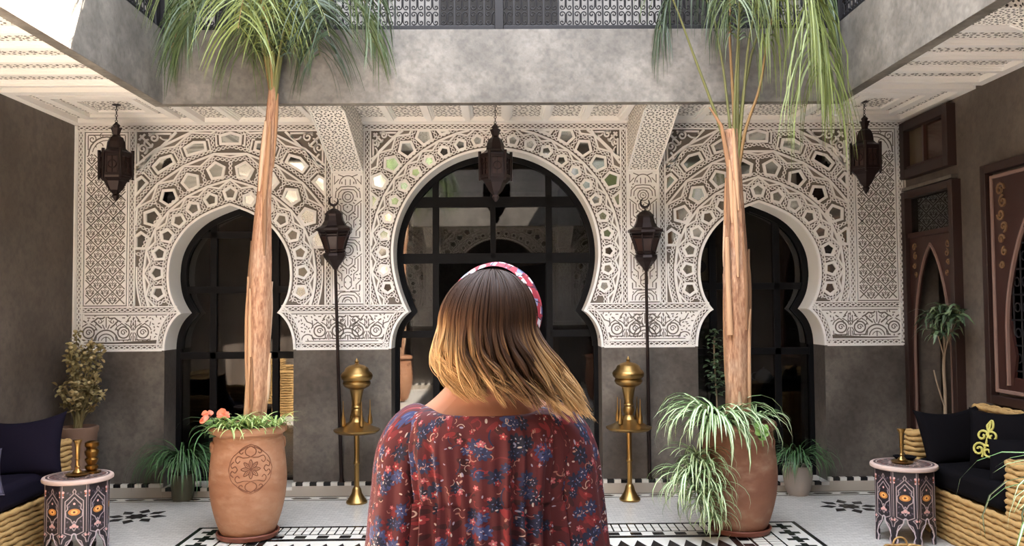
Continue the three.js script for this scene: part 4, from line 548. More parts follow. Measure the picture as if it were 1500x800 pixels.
{ const t = thing('ashtray', 'small black dish on the right painted table behind the candlestick', 'dish', [tR[0] + 0.06, TT, tR[2] - 0.11]); part('bowl', lathe([[0, 0.0], [0.05, 0], [0.07, 0.018], [0.075, 0.024], [0.068, 0.024], [0.045, 0.008], [0, 0.006]], 36), M.pad, t); }

// ------------------------------------------------------------------ rope sofas and cushions
M.rope = std(0xffffff, 0.85, { map: tex(128, (x, y, i) => { const n = N2[(y * 4) * 512 + x * 4], m = N4[(y * 4) * 512 + (x * 7) % 512], t = 0.74 + 0.3 * n; return mixc([178, 138, 84], [214, 176, 112], m).map((v) => v * t); }, true, 6) });
function ropeLoop(x0, x1, z0, z1, y, r, ph) { // one course of twisted rope laid round a rounded rectangle
  const c = 0.035, P = []; const add = (cx, cz, a0) => { for (let i = 0; i <= 3; i++) { const a = R(a0 + i * 30); P.push(V(cx + c * Math.cos(a), y, cz + c * Math.sin(a))); } };
  add(x1 - c, z1 - c, 0); add(x0 + c, z1 - c, 90); add(x0 + c, z0 + c, 180); add(x1 - c, z0 + c, 270);
  const Q = []; for (let i = 0; i < P.length; i++) { const a = P[i], b = P[(i + 1) % P.length], n = Math.max(1, Math.round(a.distanceTo(b) / 0.017)); for (let k = 0; k < n; k++) Q.push(a.clone().lerp(b, k / n)); }
  const g = sweep(Q, r, 8, true), p = g.attributes.position, m = 9; let s = seed;
  for (let i = 0; i < p.count; i++) { const q = Math.floor(i / m), k = i % m, ctr = Q[q % Q.length], f = 0.96 + 0.2 * Math.cos(2 * (k / 8 * 2 * PI) - q * 0.8 + ph) + 0.09 * Math.sin(q * 1.7 + ph * 3 + k) + 0.05 * Math.sin(q * 2.9 + ph); p.setXYZ(i, ctr.x + (p.getX(i) - ctr.x) * f, ctr.y + (p.getY(i) - ctr.y) * f, ctr.z + (p.getZ(i) - ctr.z) * f); }
  g.computeVertexNormals(); return g;
}
function ropeBlock(t, x0, x1, z0, z1, y0, y1, name, cap = true) { const r = 0.0185, n = Math.round((y1 - y0) / 0.0345); for (let i = 0; i < n; i++) part('rope_course', ropeLoop(x0 + r + 0.003 * Math.sin(i * 2.1), x1 - r + 0.003 * Math.sin(i * 1.3), z0 + r, z1 - r, y0 + r + i * (y1 - y0 - 2 * r) / (n - 1), r, i * 1.3), M.rope, t); part(name, slab(x0 + 2 * r, x1 - 2 * r, y0 + 0.01, y1 - 0.012, z0 + 2 * r, z1 - 2 * r), M.rope, t); if (cap) for (let k = 1; k * 0.034 < Math.min(x1 - x0, z1 - z0) / 2 - 0.03; k++) part('rope_course', ropeLoop(x0 + r + k * 0.034, x1 - r - k * 0.034, z0 + r + k * 0.034, z1 - r - k * 0.034, y1 - r + 0.002, r, k), M.rope, t); }
function sofa(label, pos, turn) {
  const t = thing('rope_sofa', label, 'sofa', pos, turn, 'rope-woven sofas against the side walls');
  ropeBlock(t, -0.26, 0.26, -0.72, 0.72, 0, 0.325, 'seat_box', false); ropeBlock(t, -0.26, 0.26, -0.72, -0.55, 0.325, 0.65, 'armrest'); ropeBlock(t, -0.26, 0.26, 0.52, 0.72, 0.325, 0.65, 'armrest'); ropeBlock(t, 0.15, 0.26, -0.545, 0.515, 0.325, 0.85, 'backrest');
  const m = new RoundedBoxGeometry(0.4, 0.15, 1.06, 5, 0.05); const p = m.attributes.position; for (let i = 0; i < p.count; i++) { const x = p.getX(i), z = p.getZ(i); p.setY(i, p.getY(i) - 0.012 * Math.cos(z * 5) * (p.getY(i) > 0 ? 1 : 0) + (x < -0.15 ? -0.01 * Math.sin(z * 9) : 0)); } m.computeVertexNormals(); part('mattress', m, turn ? M.padNavy : M.pad, t, [-0.055, 0.4, -0.015]);
  return t;
}
sofa('rope-woven sofa with black seat pad against the right wall under the big window', [3.15, 0, 1.7], 0);
const sofaL = sofa('rope-woven sofa with dark navy seat pad against the left wall', [-3.268, 0, 1.8], PI);
copyOf(sofaL, 'rope-woven sofa against the left wall at the near end, mirrored in the left glazing', [-3.268, 0, 5.35]);
function pillow(w, h, t, sag = 0) { const n = 22, bag = new Bag(), f = (i, j, s) => { const u = i / n * 2 - 1, v = j / n * 2 - 1, e = Math.pow(Math.max(0, (1 - u * u) * (1 - v * v)), 0.42), pin = 1 - 0.1 * (1 - v * v) * Math.abs(u) ** 3 * 0.9, pin2 = 1 - 0.1 * (1 - u * u) * Math.abs(v) ** 3 * 0.9; return [u * w / 2 * pin, v * h / 2 * pin2 - sag * (1 - u * u) * (v > 0 ? v : 0), s * t / 2 * e * (1 + 0.06 * Math.sin(u * 7 + v * 3) * Math.abs(v))]; }; for (const s of [1, -1]) for (let i = 0; i < n; i++) for (let j = 0; j < n; j++) { const a = f(i, j, s), b = f(i + 1, j, s), c = f(i + 1, j + 1, s), d = f(i, j + 1, s); s > 0 ? bag.quad(a, b, c, d) : bag.quad(d, c, b, a); } const g = mergeVertices((() => { const q = bag.build(); q.deleteAttribute('normal'); q.deleteAttribute('uv'); return q; })(), 1e-4); g.computeVertexNormals(); return g; }
function cushion(label, pos, rot, w, h, t, mat, sag) { const o = thing('cushion', label, 'cushion', pos, 0, 'dark cushions on the rope sofas'); o.rotation.set(...rot, 'YXZ'); part('cover', pillow(w, h, t, sag), mat, o); const pp = []; const pw = w / 2 * 0.995, ph = h / 2 * 0.995; part('piping', sweep(curve([[-pw, -ph, 0], [0, -ph * 0.9, 0], [pw, -ph, 0]], 14), 0.004, 5), mat, o); return o; }
cushion('large black cushion leaning on the far arm of the right sofa', [3.09, 0.648, 1.335], [-0.32, 0.12, 0.05], 0.5, 0.4, 0.15, M.pad, 0.03);
{ const c = cushion('black cushion with gold embroidery against the back of the right sofa', [3.2, 0.668, 1.74], [-0.18, -1.02, 0.06], 0.46, 0.43, 0.15, M.pad, 0.02); const b = new Bag(), e = (pts, r = 0.008) => b.add(sweep(curve(pts.map(([x, y]) => [x, y, 0.078 - (x * x + y * y) * 0.5]), 18), r, 6)); e(spiral(-0.03, -0.07, 0.045, 40, 1.4, 1, 14)); e(spiral(0.03, -0.07, 0.045, 140, 1.4, -1, 14)); e([[0, -0.11], [0.005, 0], [-0.005, 0.12]]); e(spiral(-0.03, 0.02, 0.04, 0, 1.2, 1, 14)); e(spiral(0.03, 0.03, 0.038, 180, 1.2, -1, 14)); e([[-0.02, 0.09], [0, 0.13], [0.02, 0.09], [0, 0.06], [-0.02, 0.09]]); const o = part('embroidery', b.build(), std(0xb8b05a, 0.6), c, [-0.07, 0.0, 0], 'gold-green scroll embroidery'); o.rotation.z = -0.25; }
cushion('small black cushion lying at the near end of the right sofa', [3.1, 0.6, 2.06], [-0.5, -0.75, 0.1], 0.34, 0.3, 0.13, M.pad);
cushion('large dark navy cushion leaning on the far arm of the left sofa', [-3.195, 0.655, 1.46], [-0.35, 0.1, 0.07], 0.58, 0.43, 0.15, M.padNavy, 0.04);
cushion('grey violet cushion lying at the near end of the left sofa', [-3.22, 0.57, 1.98], [-0.75, 0.6, 0], 0.4, 0.34, 0.13, std(0x4a4456, 0.8));

// ------------------------------------------------------------------ pots
M.clay = std(0xffffff, 0.72, { map: tex(512, (x, y, i) => { const t = clamp((N1[i] - 0.3) * 2.3, 0, 1), s = clamp((N2[i] - 0.45) * 3, 0, 1), band = 0.5 + 0.5 * Math.sin(y * 0.16 + N3[i] * 9); return mixc(mixc([148, 100, 70], [170, 122, 90], t), [184, 148, 120], 0.35 * s + 0.12 * band); }, true), bumpMap: bumpTex, bumpScale: 0.006 });
M.clay2 = std(0xffffff, 0.75, { map: tex(512, (x, y, i) => { const t = clamp((N1[i] - 0.3) * 2.3, 0, 1), s = clamp((N3[i] - 0.42) * 3.4, 0, 1); return mixc(mixc([120, 78, 58], [146, 102, 78], t), [176, 150, 128], 0.6 * s * clamp(N2[i] * 2 - 0.5, 0, 1)); }, true), bumpMap: bumpTex, bumpScale: 0.006 });
M.clayDark = std(0x6b4029, 0.8); M.saucer = std(0x74402f, 0.6); M.soil = std(0x2c2119, 0.95); M.potOlive = std(0x4d4a38, 0.7); M.potBrown = std(0x7b5f4e, 0.8); M.potGrey = std(0x9c8f84, 0.8);
const potProfile = [[0, 0.03], [0.16, 0.03], [0.182, 0.05], [0.215, 0.14], [0.244, 0.26], [0.256, 0.38], [0.252, 0.48], [0.239, 0.6], [0.23, 0.68], [0.231, 0.702]];
const potR = (y) => { for (let i = 1; i + 1 < potProfile.length; i++) if (y <= potProfile[i + 1][1]) { const [a, b] = [potProfile[i], potProfile[i + 1]]; return lerp(a[0], b[0], (y - a[1]) / (b[1] - a[1])); } return 0.231; };
const smoothPot = new THREE.SplineCurve(potProfile.slice(1).map((p) => new THREE.Vector2(...p))).getPoints(40).map((p) => [p.x, p.y]);
function bigPot(t, mat, knobs) {
  part('pot', lathe([[0, 0.03], ...smoothPot], 64), mat, t); part('rim', lathe([[0.229, 0.698], [0.24, 0.706], [0.254, 0.716], [0.258, 0.735], [0.252, 0.754], [0.238, 0.762], [0.224, 0.752], [0.219, 0.72], [0.212, 0.66]], 64), mat, t); part('soil', lathe([[0, 0.7], [0.1, 0.695], [0.218, 0.68]], 40), M.soil, t);
  for (const a of knobs) { const k = new THREE.Group(); k.name = 'handle'; k.rotation.y = a; t.add(k); part('handle_ring', new THREE.TorusGeometry(0.03, 0.012, 10, 24).translate(0, 0.625, 0.236), mat, k); part('handle_boss', new THREE.SphereGeometry(0.017, 12, 8).scale(1, 1, 0.6).translate(0, 0.625, 0.238), M.clayDark, k); }
}
M.bark = std(0xffffff, 0.8, { map: tex(256, (x, y) => { const i = y * 2 * 512 + x * 2, f = 0.6 * N2[(y * 6 % 512) * 512 + x * 2] + 0.4 * N1[(y * 14 % 512) * 512 + (x * 2 + 77) % 512], t = clamp((f - 0.25) * 1.9, 0, 1), s = clamp((N1[i] - 0.4) * 2.6, 0, 1); return mixc(mixc([122, 80, 56], [206, 162, 126], t), [180, 158, 138], s * 0.55); }, true) });
M.barkStrip = [std(0xb88f6c, 0.8), std(0x9d7452, 0.85), std(0xc0a082, 0.75), std(0x7e5a3e, 0.85)];
const leafMat = (c, o = {}) => new THREE.MeshPhysicalMaterial({ color: c, roughness: 0.55, side: THREE.DoubleSide, transmission: 0.35, thickness: 0, ...o });
M.palm = [std(0x46552f, 0.5, { side: THREE.DoubleSide }), std(0x54603a, 0.5, { side: THREE.DoubleSide }), std(0x36432a, 0.5, { side: THREE.DoubleSide })]; M.palmBright = std(0x737d42, 0.5, { side: THREE.DoubleSide }); M.petiole = std(0x6c6a3c, 0.6); M.petiole2 = std(0x87683f, 0.7);
function leafStrip(bag, pts, w, wf = (t) => Math.sin(PI * Math.min(1, 0.12 + t * 0.88)) ** 0.7, up = V(0, 1, 0)) {
  const P = pts.map((p) => p.isVector3 ? p : V(...p)), n = P.length; let prev = null;
  for (let i = 0; i < n; i++) { const tg = P[Math.min(n - 1, i + 1)].clone().sub(P[Math.max(0, i - 1)]).normalize(), sd = tg.clone().cross(up); if (sd.lengthSq() < 1e-5) sd.set(1, 0, 0); sd.normalize().multiplyScalar(w / 2 * wf(i / (n - 1))); const a = P[i].clone().sub(sd).toArray(), b = P[i].clone().add(sd).toArray(); if (prev) bag.quad(prev[0], prev[1], b, a); prev = [a, b]; }
}
const inCourt = (t, v) => { const x = t.position.x, z = t.position.z; if (v.y > 2.85) { v.x = clamp(v.x, OX0 + 0.04 - x, OX1 - 0.04 - x); v.z = Math.max(v.z, OZ0 + 0.04 - z + 0.03 * Math.abs(Math.sin(v.x * 40))); } return v; };
function frond(t, pts, o = {}) { // feather leaf: rachis with hanging leaflets
  const { len = 0.42, n = 46, start = 0.3, mat = M.palm[Math.floor(rnd() * 3)], hang = 0.8, w = 0.012 } = o, C = new THREE.CatmullRomCurve3(pts.map((p) => V(...p))), P = C.getPoints(26).map((v) => inCourt(t, v));
  const f = part('frond', sweep(P, (q) => lerp(o.thick || 0.012, 0.0025, Math.min(1, q * 1.3)), 6), o.stalk || M.petiole, t), b = new Bag();
  for (let i = 0; i < n; i++) for (const s of [-1, 1]) {
    const u = lerp(start, 0.995, (i + rnd() * 0.6) / n), p = C.getPointAt(Math.min(1, u)), tg = C.getTangentAt(Math.min(1, u)), sd = tg.clone().cross(V(0, 1, 0)); if (sd.lengthSq() < 1e-4) sd.set(1, 0, 0); sd.normalize().multiplyScalar(s);
    const L = len * (0.55 + 0.55 * Math.sin(PI * clamp((u - start) / (1 - start) * 0.85 + 0.12, 0, 1))) * rr(0.8, 1.15), hg = hang * rr(0.75, 1.2), d0 = sd.clone().multiplyScalar(rr(0.5, 0.75)).add(tg.clone().multiplyScalar(0.6)).add(V(rr(-0.15, 0.15), rr(0.0, 0.25), rr(-0.15, 0.15))).normalize(), q = [];
    for (let k = 0; k <= 5; k++) { const v = k / 5; q.push(inCourt(t, p.clone().addScaledVector(d0, L * (v - hg * 0.42 * v * v)).add(V(0, -L * hg * v * v, 0)))); } leafStrip(b, q, w * rr(0.8, 1.2), (x) => (1 - x) ** 0.6 * 0.9 + 0.1, V(rr(-1, 1), rr(-0.3, 1), rr(-1, 1)));
  }
  part('leaflets', b.build(), mat, f); return f;
}
function trunk(t, pts, rads, strips) {
  const C = new THREE.CatmullRomCurve3(pts.map((p) => V(...p))), n = 70, P = C.getPoints(n), tab = rads.map(([y, r]) => [y, r]), rad = (y) => { for (let i = 0; i + 1 < tab.length; i++) if (y <= tab[i + 1][0]) return lerp(tab[i][1], tab[i + 1][1], clamp((y - tab[i][0]) / (tab[i + 1][0] - tab[i][0]), 0, 1)); return tab.at(-1)[1]; };
  const g = sweep(P, (q, i) => rad(P[i].y), 20, false, true, 1.3), p = g.attributes.position; for (let i = 0; i < P.length * 21; i++) { const c = P[Math.floor(i / 21)], k = i % 21 % 20, f = 1 + 0.07 * Math.sin(k * 2.2 + c.y * 1.3) + 0.05 * Math.sin(k * 4.7 - c.y * 5); p.setXYZ(i, c.x + (p.getX(i) - c.x) * f, p.getY(i), c.z + (p.getZ(i) - c.z) * f); } g.computeVertexNormals(); const tr = part('trunk', g, M.bark, t);
  for (let s = 0; s < strips; s++) { const y0 = rr(pts[0][1] + 0.05, pts.at(-1)[1] - 0.5), L = rr(0.25, 0.7), a = rr(0, 2 * PI), q = []; for (let k = 0; k <= 8; k++) { const y = y0 + L * k / 8, u = clamp((y - pts[0][1]) / (pts.at(-1)[1] - pts[0][1]), 0, 1), c = C.getPoint(u), r = rad(c.y) * (k === 8 ? 1.13 : 1.0) + 0.001, aa = a + k * 0.02; q.push([c.x + Math.cos(aa) * r, c.y, c.z + Math.sin(aa) * r]); } part('bark_sheath', sweep(q, (v) => 0.017 * Math.sin(PI * (0.08 + 0.86 * v)) ** 0.6, 7), M.barkStrip[s % 4], tr); }
  return tr;
}
function palm(label, pos, mat, knobs, tp, rads, strips = 16) { const t = thing('potted_palm', label, 'palm', pos, 0, 'tall palms in large terracotta pots'); bigPot(t, mat, knobs); trunk(t, tp, rads, strips); return t; }
function saucer(label, pos) { const t = thing('plant_saucer', label, 'saucer', pos, 0, 'terracotta saucers under the large pots'); part('dish', lathe([[0, 0.004], [0.17, 0.004], [0.2, 0.012], [0.21, 0.04], [0.206, 0.048], [0.196, 0.044], [0.186, 0.024], [0, 0.02]], 56), M.saucer, t); }
const pL = [-1.735, 0, 1.275], pR = [1.63, 0, 1.275];
saucer('terracotta saucer under the carved left palm pot', pL); saucer('terracotta saucer under the right palm pot with trailing plants', pR);
const palmL = palm('tall palm in a terracotta pot with carved arabesque, left of the woman', pL, M.clay, [R(-62), R(118)], [[0.03, 0.66, 0], [0.055, 0.95, 0], [0.075, 1.55, 0.01], [0.095, 2.2, 0.01], [0.14, 2.8, 0.01], [0.16, 3.1, 0]], [[0.66, 0.072], [0.9, 0.068], [1.55, 0.08], [1.9, 0.07], [2.3, 0.048], [2.8, 0.035], [3.1, 0.03]], 20);
{ // arabesque on the pot belly: ridges, groove shade put into their dark clay
  const b = new Bag(), a0 = R(20), yc = 0.5, S = (pts, r = 0.0032) => b.add(sweep(curve(pts.map(([u, v]) => { const y = yc + v, rad = potR(y) + 0.0005, a = a0 + u / 0.25; return [Math.sin(a) * rad, y, Math.cos(a) * rad]; }), 16), r, 5)), both = (pts, r) => { S(pts, r); S(pts.map(([u, v]) => [-u, v]), r); };
  for (let k = 0; k < 8; k++) { const a = k * PI / 4, r = 0.062; S([[0, 0], [Math.cos(a - 0.3) * r * 0.6, Math.sin(a - 0.3) * r * 0.6], [Math.cos(a) * r, Math.sin(a) * r], [Math.cos(a + 0.3) * r * 0.6, Math.sin(a + 0.3) * r * 0.6], [0, 0]]); S([[Math.cos(a) * r * 0.3, Math.sin(a) * r * 0.3], [Math.cos(a) * r * 0.75, Math.sin(a) * r * 0.75]], 0.0025); }
  for (const m of [1, -1]) { both([[0.0, m * 0.15], [0.035, m * 0.125], [0.03, m * 0.095], [0.0, m * 0.08], [0.05, m * 0.075], [0.085, m * 0.085], [0.1, m * 0.06], [0.085, m * 0.04], [0.07, m * 0.055]]); both([[0.02, m * 0.145], [0.06, m * 0.125], [0.075, m * 0.11], [0.06, m * 0.1], [0.05, m * 0.11]]); both([[0.11, m * 0.05], [0.13, m * 0.03], [0.12, m * 0.01], [0.1, m * 0.02], [0.085, 0]]); both([[0, m * 0.16], [0.05, m * 0.14], [0.09, m * 0.105], [0.125, m * 0.07], [0.145, 0.0]], 0.0025); }
  part('arabesque_shade', b.build(), M.clayDark, palmL, undefined, 'arabesque ridges coloured like shaded incisions');
}
const cL = [0.16, 3.05, 0];
for (const [az, reach, rise, o] of [[175, 0.55, 0.72, {}], [140, 0.5, 0.62, {}], [15, 0.6, 0.7, {}], [45, 0.55, 0.58, {}], [95, 0.5, 0.6, { mat: M.palmBright }], [-60, 0.5, 0.66, {}], [-110, 0.5, 0.7, {}], [-20, 0.62, 0.85, {}], [200, 0.62, 0.85, {}], [75, 0.45, 0.8, { mat: M.palmBright }], [-85, 0.6, 1.0, {}], [120, 0.7, 1.05, {}], [30, 0.75, 1.1, {}], [-150, 0.7, 1.1, {}], [72, 0.62, 1.45, {}], [100, 0.6, 1.6, {}]]) {
  const c = Math.cos(R(az)), s = Math.sin(R(az)), f = (d, y) => [cL[0] + c * d * reach, cL[1] + y * rise, cL[2] + s * d * reach]; frond(palmL, [[0.155, 2.72, 0], f(0.04, 0.05), f(0.16, 0.52), f(0.42, 0.92), f(0.78, 1.0), f(1.08, 0.78), f(1.25, 0.42)], { len: rr(0.4, 0.5), n: 44, start: 0.36, hang: rr(0.55, 0.95), stalk: az === 175 || az === 95 ? M.petiole2 : M.petiole, thick: az === 175 ? 0.017 : 0.013, ...o });
}
const palmR = palm('tall palm in a weathered terracotta pot with trailing plants, right of the woman', pR, M.clay2, [R(52), R(232)], [[0.0, 0.66, 0], [0.0, 1.0, 0], [0.005, 1.75, 0.0], [0.0, 2.3, 0.01], [-0.01, 2.78, 0]], [[0.66, 0.078], [1.0, 0.077], [1.7, 0.088], [1.9, 0.08], [2.3, 0.056], [2.6, 0.046], [2.78, 0.044]], 16);
{
  const q = (pts, o) => frond(palmR, pts, o);
  part('leaf_stub', sweep([[-0.062, 1.35, 0.07], [-0.072, 1.75, 0.075], [-0.075, 2.02, 0.075]], (v) => 0.022 - 0.006 * v, 8), M.barkStrip[0], palmR); part('leaf_stub', sweep([[-0.03, 2.45, 0.03], [-0.09, 2.8, 0.04], [-0.17, 2.93, 0.04]], (v) => 0.02 - 0.014 * v, 7), M.barkStrip[1], palmR);
  q([[-0.02, 2.5, 0.02], [-0.1, 2.8, 0.03], [-0.28, 3.3, 0.05], [-0.46, 3.75, 0.1], [-0.66, 4.1, 0.15], [-0.95, 4.15, 0.2]], { start: 0.62, len: 0.5, n: 30, thick: 0.015, stalk: M.petiole }); 
  q([[0.0, 2.5, 0.0], [0.01, 2.85, 0.0], [-0.01, 3.4, 0], [-0.02, 3.8, 0.02], [-0.2, 4.2, 0.15], [-0.5, 4.1, 0.3]], { start: 0.45, len: 0.5, n: 40, thick: 0.016, stalk: M.petiole2 });
  q([[0.02, 2.5, 0.01], [0.03, 2.9, 0.02], [0.05, 3.5, 0.03], [0.08, 4.0, 0.08], [0.0, 4.4, 0.3], [-0.1, 4.3, 0.6]], { start: 0.4, len: 0.45, n: 40, thick: 0.014 });
  q([[0.03, 2.5, 0.02], [0.08, 2.78, 0.04], [0.17, 3.05, 0.07], [0.24, 3.48, 0.12], [0.33, 3.76, 0.18], [0.41, 3.74, 0.24], [0.5, 3.48, 0.28], [0.55, 3.15, 0.3]], { start: 0.42, len: 0.55, n: 60, hang: 1.1, mat: M.palmBright, thick: 0.014, stalk: M.petiole2, w: 0.014 });
  q([[0.02, 2.5, 0.02], [0.06, 2.95, 0.05], [0.12, 3.5, 0.1], [0.24, 3.85, 0.2], [0.38, 3.78, 0.33], [0.44, 3.4, 0.42], [0.45, 3.05, 0.46]], { start: 0.45, len: 0.6, n: 50, hang: 1.1, mat: M.palmBright, thick: 0.012, w: 0.014 });
  q([[0.0, 2.5, 0.02], [0.0, 2.95, 0.06], [0.02, 3.5, 0.12], [0.0, 3.8, 0.25], [-0.06, 3.7, 0.4], [-0.1, 3.5, 0.48]], { start: 0.5, len: 0.42, n: 36, hang: 1.0, mat: M.palm[1], thick: 0.012 });
  q([[0.0, 2.5, 0.0], [-0.03, 3.0, -0.03], [-0.12, 3.6, -0.06], [-0.28, 3.9, -0.08], [-0.42, 3.75, -0.06], [-0.5, 3.5, -0.04]], { start: 0.5, len: 0.42, n: 36, hang: 1.0, mat: M.palm[2], thick: 0.012 });
  q([[0.02, 2.5, 0.0], [0.1, 3.1, -0.04], [0.3, 3.7, -0.1], [0.6, 4.0, -0.12], [0.85, 3.8, -0.1], [0.95, 3.5, -0.08]], { start: 0.5, len: 0.45, n: 36, hang: 0.9, mat: M.palm[0], thick: 0.012 });
}
{ // two more palms stand by the near arches, outside the frame: the glazing mirrors them
  const t1 = copyOf(palmL, 'tall palm in a carved terracotta pot at the near left of the courtyard', [-1.735, 0, 6.45], 0); const t2 = copyOf(palmR, 'tall palm in a weathered terracotta pot at the near right of the courtyard', [1.63, 0, 6.3], 0); t1.userData.category = t2.userData.category = 'palm';
}
// ------------------------------------------------------------------ blades and leaves
M.blade = std(0xffffff, 0.5, { vertexColors: true, side: THREE.DoubleSide });
function blade(len, droop, w, edge, mid, up = 0.75) { // strap leaf in the plane z = 0 growing towards +x, pale down the middle
  const n = 8, P = []; let a = Math.atan2(up, 0.55), x = 0, y = 0; for (let i = 0; i <= n; i++) { P.push([x, y]); x += Math.cos(a) * len / n; y += Math.sin(a) * len / n; a = Math.max(-1.5, a - droop / n * (0.6 + 0.9 * i / n)); }
  const pos = [], col = [], idx = []; P.forEach(([px, py], i) => { const t = i / n, k = w / 2 * Math.min(1, 0.45 + 2 * t) * Math.pow(1 - t, 0.55); for (const [z, c, dy] of [[-1, edge, 0.18], [-0.42, edge, 0], [-0.38, mid, 0], [0.38, mid, 0], [0.42, edge, 0], [1, edge, 0.18]]) { pos.push(px, py + dy * k, z * k); col.push(...c); } if (i) for (let j = 0; j < 5; j++) { const q = (i - 1) * 6 + j; idx.push(q, q + 1, q + 6, q + 1, q + 7, q + 6); } });
  const g = new THREE.BufferGeometry(); g.setAttribute('position', new THREE.Float32BufferAttribute(pos, 3)); g.setAttribute('color', new THREE.Float32BufferAttribute(col, 3)); g.setIndex(idx); g.computeVertexNormals(); return g;
}
const lin = (h) => new THREE.Color(h).toArray();
const spiderBlades = [[0.34, 2.6], [0.3, 2.2], [0.4, 3.0], [0.26, 1.8], [0.36, 3.4], [0.22, 2.4]].map(([l, d], i) => blade(l, d, 0.021, lin(i % 2 ? 0x6f8f55 : 0x5f8049), lin(i % 3 ? 0xdde3bf : 0xc9d6a5)));
const tallBlades = [[0.6, 3.3], [0.52, 3.0], [0.66, 3.5], [0.45, 2.8]].map(([l, d], i) => blade(l, d, 0.018, lin(i % 2 ? 0x3f6138 : 0x33552f), lin(i % 2 ? 0x5c7d4c : 0x4a6c3e), 1.5));
const greenBlades = [[0.36, 2.6], [0.32, 2.2], [0.42, 2.9], [0.28, 2.0]].map(([l, d], i) => blade(l, d, 0.017, lin(i % 2 ? 0x3f6138 : 0x33552f), lin(i % 2 ? 0x5c7d4c : 0x4a6c3e)));
function rosette(t, c, n, set, a0, a1, s0, s1, tilt = 0.35, roll = 0) { for (let i = 0; i < n; i++) { const b = part('leaf', set[Math.floor(rnd() * set.length)], M.blade, t, [c[0] + rr(-0.015, 0.015), c[1] + rr(-0.01, 0.01), c[2] + rr(-0.015, 0.015)]); b.rotation.set(0, R(rr(a0, a1)), rr(-tilt, tilt) + roll, 'YXZ'); const s = rr(s0, s1); b.scale.set(s, s, s); } }
const plantThing = (name, label, cat, pos, group) => thing(name, label, cat, pos, 0, group);
// right pot: spider plants
{ const t = plantThing('spider_plant', 'big variegated spider plant spilling over the left rim of the right palm pot', 'spider plant', [pR[0] - 0.13, 0.685, pR[2] + 0.08], 'spider plants in the right palm pot'); rosette(t, [0, 0, 0], 90, spiderBlades, 0, 360, 1.1, 1.7, 0.35); rosette(t, [-0.08, 0.04, 0.05], 80, spiderBlades, 120, 320, 1.2, 1.75, 0.35); }
{ const t = plantThing('spider_plant', 'trailing spider plantlets hanging down the left side of the right palm pot to the floor', 'spider plant', [pR[0] - 0.28, 0.66, pR[2] + 0.14], 'spider plants in the right palm pot'); part('runner', sweep(curve([[0.12, 0.06, -0.05], [0, 0.02, 0], [-0.06, -0.2, 0.04], [-0.03, -0.5, 0.06]], 14), 0.004, 5), M.petiole, t); for (const [x, y, z, n, s] of [[-0.05, -0.12, 0.03, 34, 0.95], [-0.1, -0.24, 0.05, 36, 0.95], [0.0, -0.2, 0.08, 30, 0.9], [-0.06, -0.33, 0.06, 36, 0.95], [0.05, -0.32, 0.1, 30, 0.85], [0.0, -0.43, 0.08, 34, 0.75], [0.04, -0.5, 0.1, 26, 0.6]]) rosette(t, [x, y, z], n + 8, spiderBlades, 20, 340, s * 0.85, s * 1.25, 0.5, -0.5); }
{ const t = plantThing('spider_plant', 'smaller spider plant at the right rim of the right palm pot', 'spider plant', [pR[0] + 0.12, 0.72, pR[2] + 0.02], 'spider plants in the right palm pot'); rosette(t, [0, 0, 0], 30, spiderBlades, -80, 130, 0.75, 1.15, 0.25, 0.15); }
const roundLeaf = (() => { const b = new Bag(), n = 12; for (let i = 0; i < n; i++) { const f = (k) => { const a = k / n * 2 * PI; return [0.022 * Math.cos(a) * (1 + 0.12 * Math.cos(3 * a)), 0.004 * Math.cos(2 * a), 0.022 * Math.sin(a)]; }; b.tri([0, 0.005, 0], f(i + 1), f(i)); } return b.build(); })();
M.creeper = std(0x86b05a, 0.5, { side: THREE.DoubleSide }); M.leafDark = std(0x3a4c36, 0.45, { side: THREE.DoubleSide }); M.leafMid = std(0x566a4a, 0.45, { side: THREE.DoubleSide }); M.leafGrey = std(0x72845f, 0.5, { side: THREE.DoubleSide });
{ const t = plantThing('creeping_plant', 'bright green round-leaved creeper hanging over the front rim of the right palm pot', 'creeper', [pR[0] + 0.075, 0.755, pR[2] + 0.235]); for (let i = 0; i < 18; i++) { const o = part('leaf', roundLeaf, M.creeper, t, [rr(-0.025, 0.035), rr(-0.08, 0.03), rr(0.03, 0.06)]); o.rotation.set(rr(0.4, 1.8), rr(0, 6), rr(-0.5, 0.5)); } part('stem', sweep(curve([[0, -0.06, -0.1], [0, 0.02, -0.02], [0.0, -0.04, 0.045], [0.01, -0.13, 0.05]], 10), 0.003, 5), M.creeper, t); }
